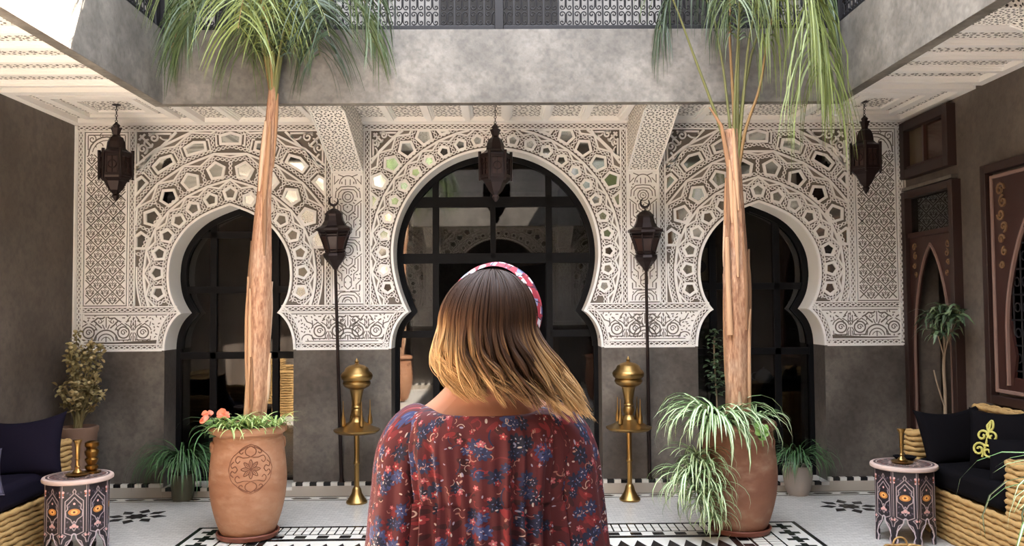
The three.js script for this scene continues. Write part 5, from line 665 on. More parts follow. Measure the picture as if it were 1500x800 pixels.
// left pot: flowers and small rosettes
const pale = [[0.19, 1.7], [0.16, 1.2], [0.22, 2.1]].map(([l, d], i) => blade(l, d, 0.02, lin(0x7fa058), lin(i ? 0xd9e0a0 : 0xb7cc80)));
for (const [dx, dz, l] of [[0.06, 0.16, 'pale variegated rosette plant at the front rim, just right of the left palm trunk'], [-0.1, 0.13, 'pale variegated rosette plant at the rim beside the coral flowers'], [0.12, 0.13, 'pale variegated rosette plant at the right front rim of the carved palm pot'], [-0.02, 0.17, 'pale variegated rosette plant at the front middle of the carved palm pot rim'], [0.2, 0.05, 'pale variegated rosette plant at the right rim of the carved palm pot']]) { const t = plantThing('rosette_plant', l, 'plant', [pL[0] + dx, 0.725, pL[2] + dz], 'rosette plants round the left palm trunk'); rosette(t, [0, 0, 0], 48, pale, 0, 360, 0.7, 1.25, 0.4); }
{ const t = plantThing('flowering_plant', 'coral-flowered plant with green leaves at the left rim of the carved palm pot', 'flower', [pL[0] - 0.16, 0.69, pL[2] + 0.1]); M.coral = std(0xe0785a, 0.6, { side: THREE.DoubleSide });
  for (let i = 0; i < 5; i++) { const a = rr(0, 6.28), h = rr(0.1, 0.2); const top = [Math.cos(a) * 0.07 - 0.03, h, Math.sin(a) * 0.05]; const s = part('stem', sweep(curve([[0, 0, 0], [top[0] * 0.6, h * 0.6, top[2] * 0.4], top], 8), 0.003, 5), M.leafMid, t); for (let k = 0; k < 5; k++) part('flower', roundLeaf, M.coral, s, [top[0] + rr(-0.016, 0.016), top[1] + rr(-0.012, 0.016), top[2] + rr(-0.016, 0.016)]).rotation.set(rr(0, 2), rr(0, 6), 0); }
  for (let i = 0; i < 40; i++) { const o = part('leaf', roundLeaf, rnd() < 0.5 ? M.leafMid : M.creeper, t, [rr(-0.08, 0.14), rr(0.01, 0.14), rr(-0.08, 0.07)]); o.rotation.set(rr(-0.8, 0.8), rr(0, 6), rr(-0.8, 0.8)); o.scale.setScalar(rr(0.8, 1.4)); } rosette(t, [-0.02, 0.0, 0.02], 14, greenBlades, 120, 260, 0.5, 0.95); }
// small pots on the steps of the arches
function smallPot(label, pos, prof, mat, n, set, s0, s1, name = 'potted_spider_plant', cat = 'potted plant', a0 = 0, a1 = 360) { const t = plantThing(name, label, cat, pos); const h = prof.at(-1)[1]; part('pot', lathe([...prof, [prof.at(-1)[0] - 0.012, h], [prof.at(-1)[0] - 0.018, h - 0.03], [0, h - 0.03]], 36), mat, t); rosette(t, [0, h - 0.02, 0], n, set, a0, a1, s0, s1, 0.3); return t; }
smallPot('dark green grassy plant in an olive pot before the left arch', [-2.6, 0.0, 0.135], [[0, 0.002], [0.075, 0.002], [0.082, 0.02], [0.095, 0.16], [0.1, 0.2], [0.108, 0.22]], M.potOlive, 190, tallBlades, 0.75, 1.1, 'potted_spider_plant', 'potted plant', -195, 15);
smallPot('spider plant in a pale clay pot before the right arch', [2.42, 0.0, 0.16], [[0, 0.002], [0.08, 0.002], [0.1, 0.05], [0.118, 0.15], [0.112, 0.22], [0.12, 0.24]], M.potGrey, 130, [...tallBlades, ...tallBlades, ...spiderBlades.slice(0, 2)], 0.6, 0.9, 'potted_spider_plant', 'potted plant', -195, 15);
// corner shrub
const dryLeaf = (() => { const b = new Bag(); leafStrip(b, [[0, 0, 0], [0.012, 0.006, 0], [0.025, 0.006, 0], [0.036, 0, 0]], 0.02); return b.build(); })();
{ const t = plantThing('potted_shrub', 'dried straw-coloured flowering shrub in a tall brown pot in the left corner', 'shrub', [-3.33, 0, 0.38]); part('pot', lathe([[0, 0.002], [0.1, 0.002], [0.115, 0.02], [0.128, 0.3], [0.136, 0.58], [0.146, 0.6], [0.146, 0.635], [0.13, 0.64], [0.124, 0.6], [0, 0.6]], 40), M.potBrown, t);
  M.dry = std(0x9a875c, 0.8, { side: THREE.DoubleSide }); M.dry2 = std(0x7d7048, 0.8, { side: THREE.DoubleSide }); M.dryBud = std(0xac9b70, 0.8); const bud = new THREE.IcosahedronGeometry(0.016, 1).scale(1, 0.85, 1); let fl = 0;
  for (let i = 0; i < 26; i++) { const a = rr(0, 6.28), r = rr(0.04, 0.2), h = rr(0.35, 0.83) * (1 - r * 0.9), top = [Math.cos(a) * r * 0.85 + 0.012, 0.6 + h, Math.sin(a) * r * 0.8], C = new THREE.CatmullRomCurve3([V(rr(-0.03, 0.03), 0.6, rr(-0.03, 0.03)), V(top[0] * 0.3, 0.6 + h * 0.4, top[2] * 0.3), V(top[0] * 0.9, 0.6 + h * 0.8, top[2] * 0.9), V(...top)]); const s = part('stem', sweep(C.getPoints(10), (q) => 0.006 - 0.004 * q, 5), M.dry2, t), b = new Bag();
    for (let k = 0; k < 34; k++) { const p = C.getPoint(rr(0.4, 1)); b.add(dryLeaf, mat4(p.x + rr(-0.03, 0.03), p.y + rr(-0.02, 0.03), p.z + rr(-0.03, 0.03), rr(-1, 1), rr(0, 6.28), rr(-0.8, 0.8), rr(0.8, 1.5))); } stuff(part('foliage', b.build(), i % 2 ? M.dry : M.dry2, s)); if (i % 1 === 0) part('flower_head', bud, M.dryBud, s, [top[0] + rr(-0.02, 0.02), top[1], top[2] + 0.02]); if (i % 2) { const p = C.getPoint(0.7); part('flower_head', bud, M.dryBud, s, [p.x + rr(-0.04, 0.04), p.y, p.z + 0.04]); } } }
// small tree behind the right sofa
const longLeaf = [0.15, 0.12, 0.18].map((L, i) => { const b = new Bag(); leafStrip(b, [[0, 0, 0], [L * 0.25, 0.02, 0], [L * 0.5, 0.025, 0], [L * 0.75, 0.01, 0], [L, -0.02 - 0.02 * i, 0]], 0.027, (t) => Math.sin(PI * Math.min(1, 0.1 + t * 0.9)) ** 0.8); return b.build(); });
{ const t = plantThing('potted_tree', 'small green tree with narrow leaves in a round grey pot behind the right sofa', 'potted tree', [3.3, 0, 0.83]); part('pot', lathe([[0, 0.002], [0.09, 0.002], [0.108, 0.1], [0.113, 0.5], [0.108, 0.66], [0.117, 0.69], [0.117, 0.715], [0.102, 0.715], [0.1, 0.66], [0, 0.66]], 40), M.potGrey, t);
  M.stem = std(0x8d7a66, 0.8); const tr = part('trunk', sweep(curve([[0, 0.66, 0], [0.005, 0.9, 0], [-0.005, 1.1, 0.01], [0.01, 1.22, 0.01]], 16), (q) => 0.014 - 0.004 * q, 8), M.stem, t); part('side_branch', sweep(curve([[0, 0.78, 0], [-0.06, 0.95, 0.02], [-0.085, 1.06, 0.02]], 8), 0.006, 6), M.stem, tr);
  for (let k = 0; k < 9; k++) { const a = k * 2.4, r = rr(0.08, 0.2), e = V(Math.cos(a) * r * (Math.cos(a) > 0 ? 0.3 : 1) - 0.02, rr(1.26, 1.52), Math.abs(Math.sin(a)) * r * 1.2 + 0.04); const br = part('branch', sweep(curve([[0.0, 1.12 + rr(0, 0.1), 0.01], [e.x * 0.5, lerp(1.18, e.y, 0.5), e.z * 0.5], e], 8), (q) => 0.006 - 0.003 * q, 5), M.stem, t); for (let i = 0; i < 13; i++) { const l = part('leaf', longLeaf[i % 3], i % 2 ? M.leafDark : i % 3 ? M.leafMid : M.leafGrey, br, [e.x * rr(0.75, 1.05), e.y + rr(-0.05, 0.03), e.z * rr(0.8, 1.05)]); l.rotation.set(rr(-0.4, 0.4), R(110 + (i * 137 + k * 40) % 185), rr(-0.5, 0.55), 'YXZ'); } } }
{ const t = plantThing('potted_ficus', 'leafy green plant growing in the right arch behind the right palm trunk', 'potted plant', [1.83, 0.077, -0.13]); part('pot', lathe([[0, 0.002], [0.09, 0.002], [0.11, 0.2], [0.12, 0.24], [0.1, 0.24], [0.1, 0.2], [0, 0.2]], 30), M.potOlive, t); part('stem', sweep(curve([[0, 0.2, 0], [0.01, 0.6, 0], [-0.01, 1.1, 0.01], [0, 1.22, 0]], 14), 0.007, 6), M.stem, t); const ov = (() => { const b = new Bag(); leafStrip(b, [[0, 0, 0], [0.015, 0.008, 0], [0.035, 0.01, 0], [0.055, 0, 0]], 0.03); return b.build(); })(); for (let i = 0; i < 120; i++) { const y = rr(0.72, 1.27), r = rr(0.02, 0.085) * (1.1 - Math.abs(y - 1) * 0.9), a = rr(0, 6.28); const l = part('leaf', ov, i % 3 ? M.leafMid : M.leafDark, t, [Math.cos(a) * r, y, Math.abs(Math.sin(a) * r)]); l.rotation.set(rr(-0.6, 0.6), rr(0, 6.28), rr(-0.7, 0.5), 'YXZ'); } }
{ const t = plantThing('spider_plant', 'variegated plant in a tall grey pot at the near right corner', 'spider plant', [1.95, 0, 4.52]); t.scale.setScalar(1.34); part('pot', lathe([[0, 0.002], [0.13, 0.002], [0.16, 0.3], [0.17, 0.62], [0.185, 0.65], [0.16, 0.66], [0.155, 0.6], [0, 0.6]], 40), M.potGrey, t); rosette(t, [0, 0.63, 0], 60, spiderBlades, 0, 360, 0.85, 1.25, 0.3); }
{ const t = thing('wicker_basket', 'little straw basket with loop handles beside the right table', 'basket', [2.44, 0.004, 1.99]); for (let i = 0; i < 5; i++) part('rope_course', ropeLoop(-0.09 - i * 0.004, 0.09 + i * 0.004, -0.07 - i * 0.004, 0.07 + i * 0.004, 0.009 + i * 0.015, 0.008, i), M.rope, t); part('bottom', slab(-0.085, 0.085, 0, 0.01, -0.065, 0.065), M.rope, t); for (const s of [-1, 1]) part('handle', sweep(arc(0, 0.075, 0.042, 0, 180, 12).map(([x, y]) => [x, y, s * 0.082]), 0.006, 6), M.rope, t); }

// ------------------------------------------------------------------ things in the dark room behind the arches
M.frame = std(0x151213, 0.4); M.picture = [std(0xa89a60, 0.8), std(0x8b8378, 0.8)];
function picture(label, pos, w, h, m, tree) { const t = thing('framed_picture', label, 'picture', pos, 0, 'framed pictures on the dark wall behind the right arch'); for (const [x0, x1, y0, y1] of [[-w / 2, w / 2, h / 2 - 0.03, h / 2], [-w / 2, w / 2, -h / 2, -h / 2 + 0.03], [-w / 2, -w / 2 + 0.03, -h / 2 + 0.03, h / 2 - 0.03], [w / 2 - 0.03, w / 2, -h / 2 + 0.03, h / 2 - 0.03]]) part('frame', slab(x0, x1, y0, y1, 0, 0.03), M.frame, t); part('print', slab(-w / 2 + 0.03, w / 2 - 0.03, -h / 2 + 0.03, h / 2 - 0.03, 0, 0.01), m, t); if (tree) part('print_shape', flat(arc(-0.05, 0.02, 0.06, 0, 330, 12), 0.002).rotateX(PI / 2).translate(0, 0, 0.0105), M.dark, t); }
part('picture_wall', slab(1.2, 2.1, 0.05, 3.2, -0.66, -0.61), M.tadelaktWall, scene.getObjectByName('wall_room'));
picture('yellowish framed picture of a tree, upper one behind the right arch', [1.87, 1.93, -0.608], 0.27, 0.36, M.picture[0], true); picture('grey framed picture, lower one behind the right arch', [1.87, 1.54, -0.608], 0.27, 0.34, M.picture[1]);
{ const t = thing('console_table', 'dark console table behind the glazing of the right arch', 'table', [2.5, 0.05, -0.85]); part('top', rslab(-0.3, 0.3, 0.74, 0.78, -0.16, 0.16), M.wood2, t); for (const x of [-0.27, 0.27]) for (const z of [-0.13, 0.13]) part('leg', slab(x - 0.02, x + 0.02, 0, 0.74, z - 0.02, z + 0.02), M.wood2, t);
  const k = thing('teapot', 'white teapot on the console table behind the right arch', 'teapot', [2.45, 0.83, -0.8]); M.china = std(0xe8e6e2, 0.25); part('body', lathe([[0, 0], [0.05, 0], [0.075, 0.03], [0.08, 0.06], [0.06, 0.1], [0.04, 0.11]], 30), M.china, k); part('lid', lathe([[0.042, 0.11], [0.03, 0.125], [0.008, 0.13], [0.012, 0.142], [0, 0.148]], 24), M.china, k); part('spout', sweep(curve([[0.07, 0.04, 0], [0.11, 0.06, 0], [0.125, 0.1, 0]], 8), (q) => 0.014 - 0.007 * q, 8), M.china, k); part('handle', sweep(arc(-0.078, 0.06, 0.035, 60, 300, 10).map(([x, y]) => [x, y, 0]), 0.006, 6), M.china, k); }

// ------------------------------------------------------------------ the woman, seen from behind
function mesher(sdf, c, half, res) { // surface of a distance field in a cube about c
  const mc = new MarchingCubes(res, new THREE.MeshBasicMaterial(), false, false, 400000); mc.isolation = 0; mc.reset(); const h = res / 2;
  for (let k = 0; k < res; k++) for (let j = 0; j < res; j++) for (let i = 0; i < res; i++) mc.field[k * res * res + j * res + i] = -sdf(c[0] + (i - h) / h * half, c[1] + (j - h) / h * half, c[2] + (k - h) / h * half) / half;
  mc.update(); const n = mc.count, g = new THREE.BufferGeometry(), P = new Float32Array(n * 3); for (let i = 0; i < n * 3; i += 3) { P[i] = mc.positionArray[i] * half + c[0]; P[i + 1] = mc.positionArray[i + 1] * half + c[1]; P[i + 2] = mc.positionArray[i + 2] * half + c[2]; }
  g.setAttribute('position', new THREE.BufferAttribute(P, 3)); const m = mergeVertices(g, half * 1e-4); m.computeVertexNormals(); m.setAttribute('uv', new THREE.BufferAttribute(new Float32Array(m.attributes.position.count * 2), 2)); return m;
}
const smin = (a, b, k) => { const h = Math.max(k - Math.abs(a - b), 0) / k; return Math.min(a, b) - h * h * k * 0.25; };
const cap = (p, a, b, ra, rb) => { const bx = b[0] - a[0], by = b[1] - a[1], bz = b[2] - a[2], px = p[0] - a[0], py = p[1] - a[1], pz = p[2] - a[2], t = clamp((px * bx + py * by + pz * bz) / (bx * bx + by * by + bz * bz), 0, 1); return Math.hypot(px - bx * t, py - by * t, pz - bz * t) - lerp(ra, rb, t); };
const ell = (p, c, r) => { const x = (p[0] - c[0]) / r[0], y = (p[1] - c[1]) / r[1], z = (p[2] - c[2]) / r[2], k = Math.hypot(x, y, z); return (k - 1) * Math.min(...r) * (k > 1 ? 1 : 1); };
{
  const t = thing('person', 'woman seen from behind in a dark red floral blouse-dress, long ombre hair and patterned headband', 'person', [-0.03, 0, 5.45]);
  const SK = (p) => { // trunk, limbs
    let d = cap(p, [-0.112, 1.278, 0.008], [0.112, 1.278, 0.008], 0.045, 0.045); const add = (a, b, ra, rb, k = 0.05) => { d = smin(d, cap(p, a, b, ra, rb), k); };
    d = smin(d, ell(p, [0, 1.19, 0], [0.142, 0.19, 0.098]), 0.06); d = smin(d, ell(p, [0, 0.93, 0.01], [0.165, 0.15, 0.11]), 0.08); d = smin(d, ell(p, [0, 1.06, 0], [0.125, 0.15, 0.088]), 0.05);
    add([0, 1.28, 0.02], [0, 1.43, -0.012], 0.056, 0.05, 0.06); for (const s of [-1, 1]) { add([s * 0.02, 1.38, 0.015], [s * 0.125, 1.292, 0.01], 0.034, 0.036, 0.05);
      add([s * 0.132, 1.27, 0.008], [s * 0.18, 1.03, 0.015], 0.034, 0.033); add([s * 0.18, 1.03, 0.015], [s * 0.196, 0.81, -0.03], 0.033, 0.024, 0.02); add([s * 0.196, 0.81, -0.03], [s * 0.196, 0.765, -0.037], 0.024, 0.025, 0.02);
      add([s * 0.085, 0.9, 0.01], [s * 0.085, 0.49, -0.005], 0.078, 0.05, 0.05); add([s * 0.085, 0.49, -0.005], [s * 0.085, 0.3, 0.02], 0.05, 0.048, 0.03); add([s * 0.085, 0.32, 0.02], [s * 0.085, 0.08, 0.015], 0.048, 0.032, 0.03); add([s * 0.085, 0.045, 0.025], [s * 0.098, 0.03, -0.15], 0.035, 0.026, 0.03); }
    return d;
  };
  const HD = (p) => { // head, face towards -z
    let d = ell(p, [0, 1.53, 0.008], [0.072, 0.086, 0.092]); d = smin(d, ell(p, [0, 1.475, -0.03], [0.055, 0.07, 0.06]), 0.04); d = smin(d, cap(p, [0, 1.43, -0.06], [0, 1.43, -0.07], 0.022, 0.018), 0.03); d = smin(d, cap(p, [0, 1.3, 0.01], [0, 1.45, -0.008], 0.056, 0.05), 0.03);
    d = smin(d, cap(p, [0, 1.53, -0.088], [0, 1.495, -0.104], 0.008, 0.012), 0.016); for (const s of [-1, 1]) { d = smin(d, ell(p, [s * 0.012, 1.49, -0.096], [0.009, 0.007, 0.009]), 0.008); d = Math.max(d, -(ell(p, [s * 0.03, 1.522, -0.098], [0.017, 0.01, 0.012]))); d = smin(d, ell(p, [s * 0.03, 1.522, -0.078], [0.012, 0.012, 0.012]), 0.003); d = smin(d, cap(p, [s * 0.014, 1.541, -0.089], [s * 0.045, 1.543, -0.076], 0.006, 0.005), 0.01); const ear = Math.max(ell(p, [s * 0.075, 1.51, 0.0], [0.012, 0.031, 0.02]), -ell(p, [s * 0.086, 1.512, -0.004], [0.006, 0.018, 0.01])); d = smin(d, ear, 0.008); }
    d = smin(d, cap(p, [-0.018, 1.461, -0.085], [0.018, 1.461, -0.085], 0.0065, 0.0065), 0.008); d = smin(d, cap(p, [-0.013, 1.452, -0.084], [0.013, 1.452, -0.084], 0.007, 0.007), 0.008); d = Math.max(d, -cap(p, [-0.022, 1.4565, -0.095], [0.022, 1.4565, -0.095], 0.003, 0.003)); return d;
  };
  const HA = (s) => (p) => { // relaxed hand: palm, four unequal fingers, thumb from the side of the palm
    const w = [s * 0.196, 0.765, -0.037]; let d = smin(cap(p, [w[0], w[1] + 0.03, w[2] + 0.002], w, 0.025, 0.022), cap(p, [w[0], w[1] - 0.01, w[2]], [w[0] + s * 0.002, w[1] - 0.07, w[2] - 0.012], 0.022, 0.024), 0.02); d = Math.min(d, 9); const palm = ell(p, [w[0] + s * 0.001, w[1] - 0.05, w[2] - 0.01], [0.014, 0.045, 0.038]); d = smin(d, palm, 0.015);
    [[-0.032, 0.062, 0.0085], [-0.012, 0.07, 0.009], [0.008, 0.066, 0.0087], [0.027, 0.052, 0.0078]].forEach(([dz, L, r], i) => { const a = [w[0], w[1] - 0.086, w[2] - 0.012 + dz], b = [w[0] - s * 0.006, a[1] - L * 0.45, a[2] - 0.004], c = [w[0] - s * 0.02, b[1] - L * 0.32, b[2] - 0.006], e = [w[0] - s * 0.034, c[1] - L * 0.2, c[2] - 0.006]; d = smin(d, cap(p, [a[0], a[1] + 0.02, a[2] + (dz < 0 ? 0.004 : -0.004)], a, r * 1.15, r * 1.1), 0.006); const f = Math.min(cap(p, a, b, r * 1.05, r), cap(p, b, c, r, r * 0.92), cap(p, c, e, r * 0.92, r * 0.75)); d = smin(d, f, 0.004); });
    const th = Math.min(cap(p, [w[0] - s * 0.006, w[1] - 0.03, w[2] - 0.03], [w[0] - s * 0.016, w[1] - 0.062, w[2] - 0.062], 0.012, 0.0105), cap(p, [w[0] - s * 0.016, w[1] - 0.062, w[2] - 0.062], [w[0] - s * 0.02, w[1] - 0.1, w[2] - 0.07], 0.0105, 0.008)); return smin(d, th, 0.01);
  };
  const P3 = (f) => (x, y, z) => f([x, y, z]); const body = new Bag();
  body.add(mesher(P3((p) => Math.max(SK(p), -cap(p, [0.196, 0.755, -0.037], [0.196, 0.6, -0.037], 0.05, 0.09), -cap(p, [-0.196, 0.755, -0.037], [-0.196, 0.6, -0.037], 0.05, 0.09))), [0, 0.72, 0], 0.76, 126)).add(mesher(P3((p) => Math.max(HD(p), 1.36 - p[1])), [0, 1.49, -0.005], 0.15, 100));
  for (const s of [-1, 1]) body.add(mesher(P3(HA(s)), [s * 0.193, 0.7, -0.045], 0.125, 84));
  M.skin = new THREE.MeshPhysicalMaterial({ color: 0xbd8468, roughness: 0.5 }); part('body', body.build(), M.skin, t);
  for (const s of [-1, 1]) { const e = part('eye', new THREE.SphereGeometry(0.0105, 16, 12), std(0xf2eee8, 0.2), t, [s * 0.03, 1.522, -0.079]); part('iris', new THREE.SphereGeometry(0.005, 12, 8).scale(1, 1, 0.4), std(0x4a2f1e, 0.2), e, [0, 0, -0.0095]); part('eyebrow', sweep(curve([[s * 0.012, 1.543, -0.096], [s * 0.03, 1.55, -0.093], [s * 0.047, 1.544, -0.08]], 8), 0.0025, 5), std(0x3a271b, 0.8), t); }
  part('lips', sweep(curve([[-0.02, 1.457, -0.088], [0, 1.458, -0.0945], [0.02, 1.457, -0.088]], 8), 0.004, 6), std(0xa8584f, 0.5), t);
  // dress cloth: dark red ground with blue flowers, cream curls and small red blooms
  let s2 = 4242; const r2 = () => { s2 = (s2 * 1664525 + 1013904223) % 4294967296; return s2 / 4294967296; };
  const cloth = canvasTex(1024, 1024, (g, w, h) => {
    g.fillStyle = '#4e1116'; g.fillRect(0, 0, w, h); const each = (n, f) => { for (let i = 0; i < n; i++) { const x = r2() * w, y = r2() * h, a = r2() * 6.28, s = 0.5 + r2() * 0.55; for (const dx of [-w, 0, w]) for (const dy of [-h, 0, h]) if (x + dx > -130 && x + dx < w + 130 && y + dy > -130 && y + dy < h + 130) { g.save(); g.translate(x + dx, y + dy); g.rotate(a); g.scale(s, s); f(i); g.restore(); } } };
    each(170, (i) => { g.fillStyle = ['#6a171c', '#771c20', '#34090d'][i % 3]; g.beginPath(); g.ellipse(0, 0, 34, 13, 0, 0, 7); g.fill(); });
    each(110, (i) => { g.fillStyle = ['#161a34', '#20284a', '#12142a', '#333c66'][i % 4]; for (let k = 0; k < 8; k++) { g.rotate(PI / 4); g.beginPath(); g.ellipse(24, 0, 20, 10, 0, 0, 7); g.fill(); } g.fillStyle = i % 3 ? '#5d6488' : '#a9a3b0'; for (let k = 0; k < 5; k++) { g.rotate(1.1 + 0.3 * (i % 2)); g.beginPath(); g.ellipse(14 + (k % 2) * 12, 0, 6, 2.6, 0.5, 0, 7); g.fill(); } });
    each(170, (i) => { g.strokeStyle = ['#a88575', '#97695d', '#b8a294', '#7b2329'][i % 4]; g.lineWidth = 3.2 + (i % 3); g.beginPath(); g.arc(0, 0, 14 + (i % 4) * 3, 0.2, 2.4 + (i % 3) * 0.5); g.stroke(); if (i % 2) { g.beginPath(); g.ellipse(22, 10, 9, 4, 0.6, 0, 7); g.fillStyle = g.strokeStyle; g.fill(); } });
    each(120, (i) => { g.fillStyle = ['#8f3034', '#832529', '#a5545a'][i % 3]; for (let k = 0; k < 5; k++) { g.rotate(1.256); g.beginPath(); g.ellipse(10, 0, 9, 6, 0, 0, 7); g.fill(); } g.fillStyle = '#c6b09f'; g.beginPath(); g.arc(0, 0, 4, 0, 7); g.fill(); });
    each(260, (i) => { g.fillStyle = ['#b9aba3', '#9791a5', '#a67c70'][i % 3]; g.beginPath(); g.ellipse(0, 0, 10, 4.5, 0, 0, 7); g.fill(); });
    each(60, (i) => { g.strokeStyle = i % 2 ? '#1d2140' : '#641c20'; g.lineWidth = 6; g.beginPath(); g.moveTo(-40, 0); g.quadraticCurveTo(0, 22, 40, -4); g.stroke(); });
  }, 2.3);
  M.cloth = new THREE.MeshPhysicalMaterial({ map: cloth, roughness: 0.8, side: THREE.DoubleSide, sheen: 0.25, sheenRoughness: 0.6, sheenColor: new THREE.Color(0x8a5a5a) });
  // [height, half width, half depth, depth centre, gather]
  const rows = [[1.352, 0.108, 0.07, 0.012, 0], [1.357, 0.112, 0.074, 0.012, 0], [1.355, 0.124, 0.083, 0.012, 0], [1.347, 0.142, 0.092, 0.012, 0], [1.33, 0.16, 0.1, 0.012, 0], [1.3, 0.172, 0.108, 0.01, 0.004], [1.265, 0.174, 0.113, 0.008, 0.008], [1.22, 0.166, 0.118, 0.006, 0.009], [1.178, 0.161, 0.12, 0.004, 0.009], [1.17, 0.162, 0.123, 0.004, 0.013], [1.1, 0.164, 0.13, 0.004, 0.018], [1.0, 0.172, 0.137, 0.006, 0.02], [0.9, 0.19, 0.15, 0.008, 0.017], [0.75, 0.21, 0.165, 0.008, 0.02], [0.6, 0.23, 0.18, 0.008, 0.023], [0.45, 0.247, 0.195, 0.008, 0.026]];
  const cat = rows.length, pos = [], uv = [], idx = [], NA = 240, NR = 110;
  for (let j = 0; j <= NR; j++) { const f = j / NR * (cat - 1), i = Math.min(cat - 2, Math.floor(f)), q = f - i, sm = [0, 1, 2, 3, 4].map((k) => { const p0 = rows[Math.max(0, i - 1)][k], p1 = rows[i][k], p2 = rows[i + 1][k], p3 = rows[Math.min(cat - 1, i + 2)][k]; return 0.5 * (2 * p1 + (p2 - p0) * q + (2 * p0 - 5 * p1 + 4 * p2 - p3) * q * q + (3 * p1 - p0 - 3 * p2 + p3) * q * q * q); });
    for (let k = 0; k <= NA; k++) { const a = k / NA * 2 * PI, c = Math.cos(a), s = Math.sin(a), e = 0.9, nf = sm[4] * ((1 - 2 * Math.abs(Math.sin(a * 11 + Math.sin(a * 5) * 1.2)) ** 0.7) * 0.7 + Math.sin(a * 13 + 1.3) * 0.4 + 0.3 * Math.sin(a * 41 + j * 0.05)); const dip = j < 24 ? (1 - j / 24) * (s > 0 ? -0.036 * Math.pow(Math.max(0, s), 1.5) : -0.05 * Math.pow(Math.max(0, -s), 1.2)) : 0; const wr = 0.0022 * Math.sin(a * 9 + j * 0.35) * Math.sin(j * 0.21 + a * 3) * smooth(6, 20, j);
      const x = (sm[1] + nf + wr) * Math.sign(c) * Math.abs(c) ** e, z = sm[3] + (sm[2] + nf + wr) * Math.sign(s) * Math.abs(s) ** e; pos.push(x, sm[0] + dip, z); uv.push(a * 0.17, sm[0]); } }
  for (let j = 0; j < NR; j++) for (let k = 0; k < NA; k++) { const a = j * (NA + 1) + k, b = a + NA + 1; idx.push(a, a + 1, b, a + 1, b + 1, b); }
  const dg = new THREE.BufferGeometry(); dg.setAttribute('position', new THREE.Float32BufferAttribute(pos, 3)); dg.setAttribute('uv', new THREE.Float32BufferAttribute(uv, 2)); dg.setIndex(idx); dg.computeVertexNormals(); const dress = part('dress', dg, M.cloth, t);
  const neck = []; for (let k = 0; k < 90; k++) { const o = k / 90 * NA | 0; neck.push(V(pos[o * 3], pos[o * 3 + 1], pos[o * 3 + 2])); } part('neckline', sweep(neck, 0.0045, 6, true), std(0x57161b, 0.8), dress);
  for (const s of [-1, 1]) { // full sleeves gathered at the shoulder
    const C = curve([[s * 0.11, 1.312, 0.012], [s * 0.142, 1.3, 0.012], [s * 0.162, 1.262, 0.012], [s * 0.17, 1.17, 0.013], [s * 0.18, 1.06, 0.015], [s * 0.188, 0.95, 0.0], [s * 0.197, 0.85, -0.022], [s * 0.199, 0.8, -0.03]], 60), g = sweep(C, (q) => q < 0.12 ? lerp(0.046, 0.055, smooth(0, 0.1, q)) : q < 0.8 ? lerp(0.054, 0.063, smooth(0.12, 0.75, q)) : lerp(0.063, 0.036, smooth(0.8, 0.98, q)), 48, false, false), p = g.attributes.position, u = g.attributes.uv;
    for (let i = 0; i < p.count; i++) { const q = Math.floor(i / 49), k = i % 49 % 48, c = C[Math.min(60, q)], a = k / 48 * 2 * PI, am = 0.035 + 0.06 * smooth(5, 30, q), f = 1 + am * (Math.sin(a * 7 + q * 0.06) * 0.6 + Math.sin(a * 11 + 2 - q * 0.04) * 0.4) + 0.03 * Math.sin(q * 0.55 + a * 2) * smooth(20, 40, q); p.setXYZ(i, c.x + (p.getX(i) - c.x) * f, c.y + (p.getY(i) - c.y) * f, c.z + (p.getZ(i) - c.z) * f); u.setXY(i, a * 0.065 + s * 0.3, c.y + 0.1); } g.computeVertexNormals(); part('sleeve', g, M.cloth, dress); part('cuff', sweep([[s * 0.1992, 0.812, -0.029], [s * 0.1985, 0.785, -0.033]], 0.034, 20), M.cloth, dress); }
  M.shoe = std(0x3a2a22, 0.6); for (const s of [-1, 1]) { const g = new THREE.SphereGeometry(1, 24, 14); g.scale(0.05, 0.012, 0.13); part('sandal_sole', g, M.shoe, t, [s * 0.092, 0.012, -0.06]); part('sandal_strap', sweep(curve([[s * 0.13, 0.012, -0.1], [s * 0.12, 0.058, -0.1], [s * 0.09, 0.066, -0.1], [s * 0.06, 0.055, -0.1], [s * 0.05, 0.012, -0.1]], 12), 0.006, 6), M.shoe, t); }
  // hair: locks over the crown, falling and swept to the right
  M.hair = new THREE.MeshPhysicalMaterial({ color: 0xffffff, vertexColors: true, roughness: 0.55, specularIntensity: 0.35 });
  const hb = new Bag(), shade = [[0x38261d, 0], [0x3a271c, 0.28], [0x553a28, 0.5], [0x8a6845, 0.74], [0xc49f70, 1]].map(([h, q]) => [new THREE.Color(h).toArray(), q]), colAt = (q) => { q = clamp(q, 0, 1); for (let i = 0; i + 1 < shade.length; i++) if (q <= shade[i + 1][1]) return mixc(shade[i][0], shade[i + 1][0], (q - shade[i][1]) / (shade[i + 1][1] - shade[i][1])); return shade.at(-1)[0]; };
  const top = [0.012, 1.535, 0.008];
  const clumps = Array.from({ length: 76 }, (_, i) => ({ az: -114 + i * 3.04, wa: rr(0.006, 0.018), wf: rr(4, 8), ph: rr(0, 6.28), len: rr(-0.014, 0.03), dx: rr(-0.012, 0.012), tone: rr(-0.24, 0.2) }));
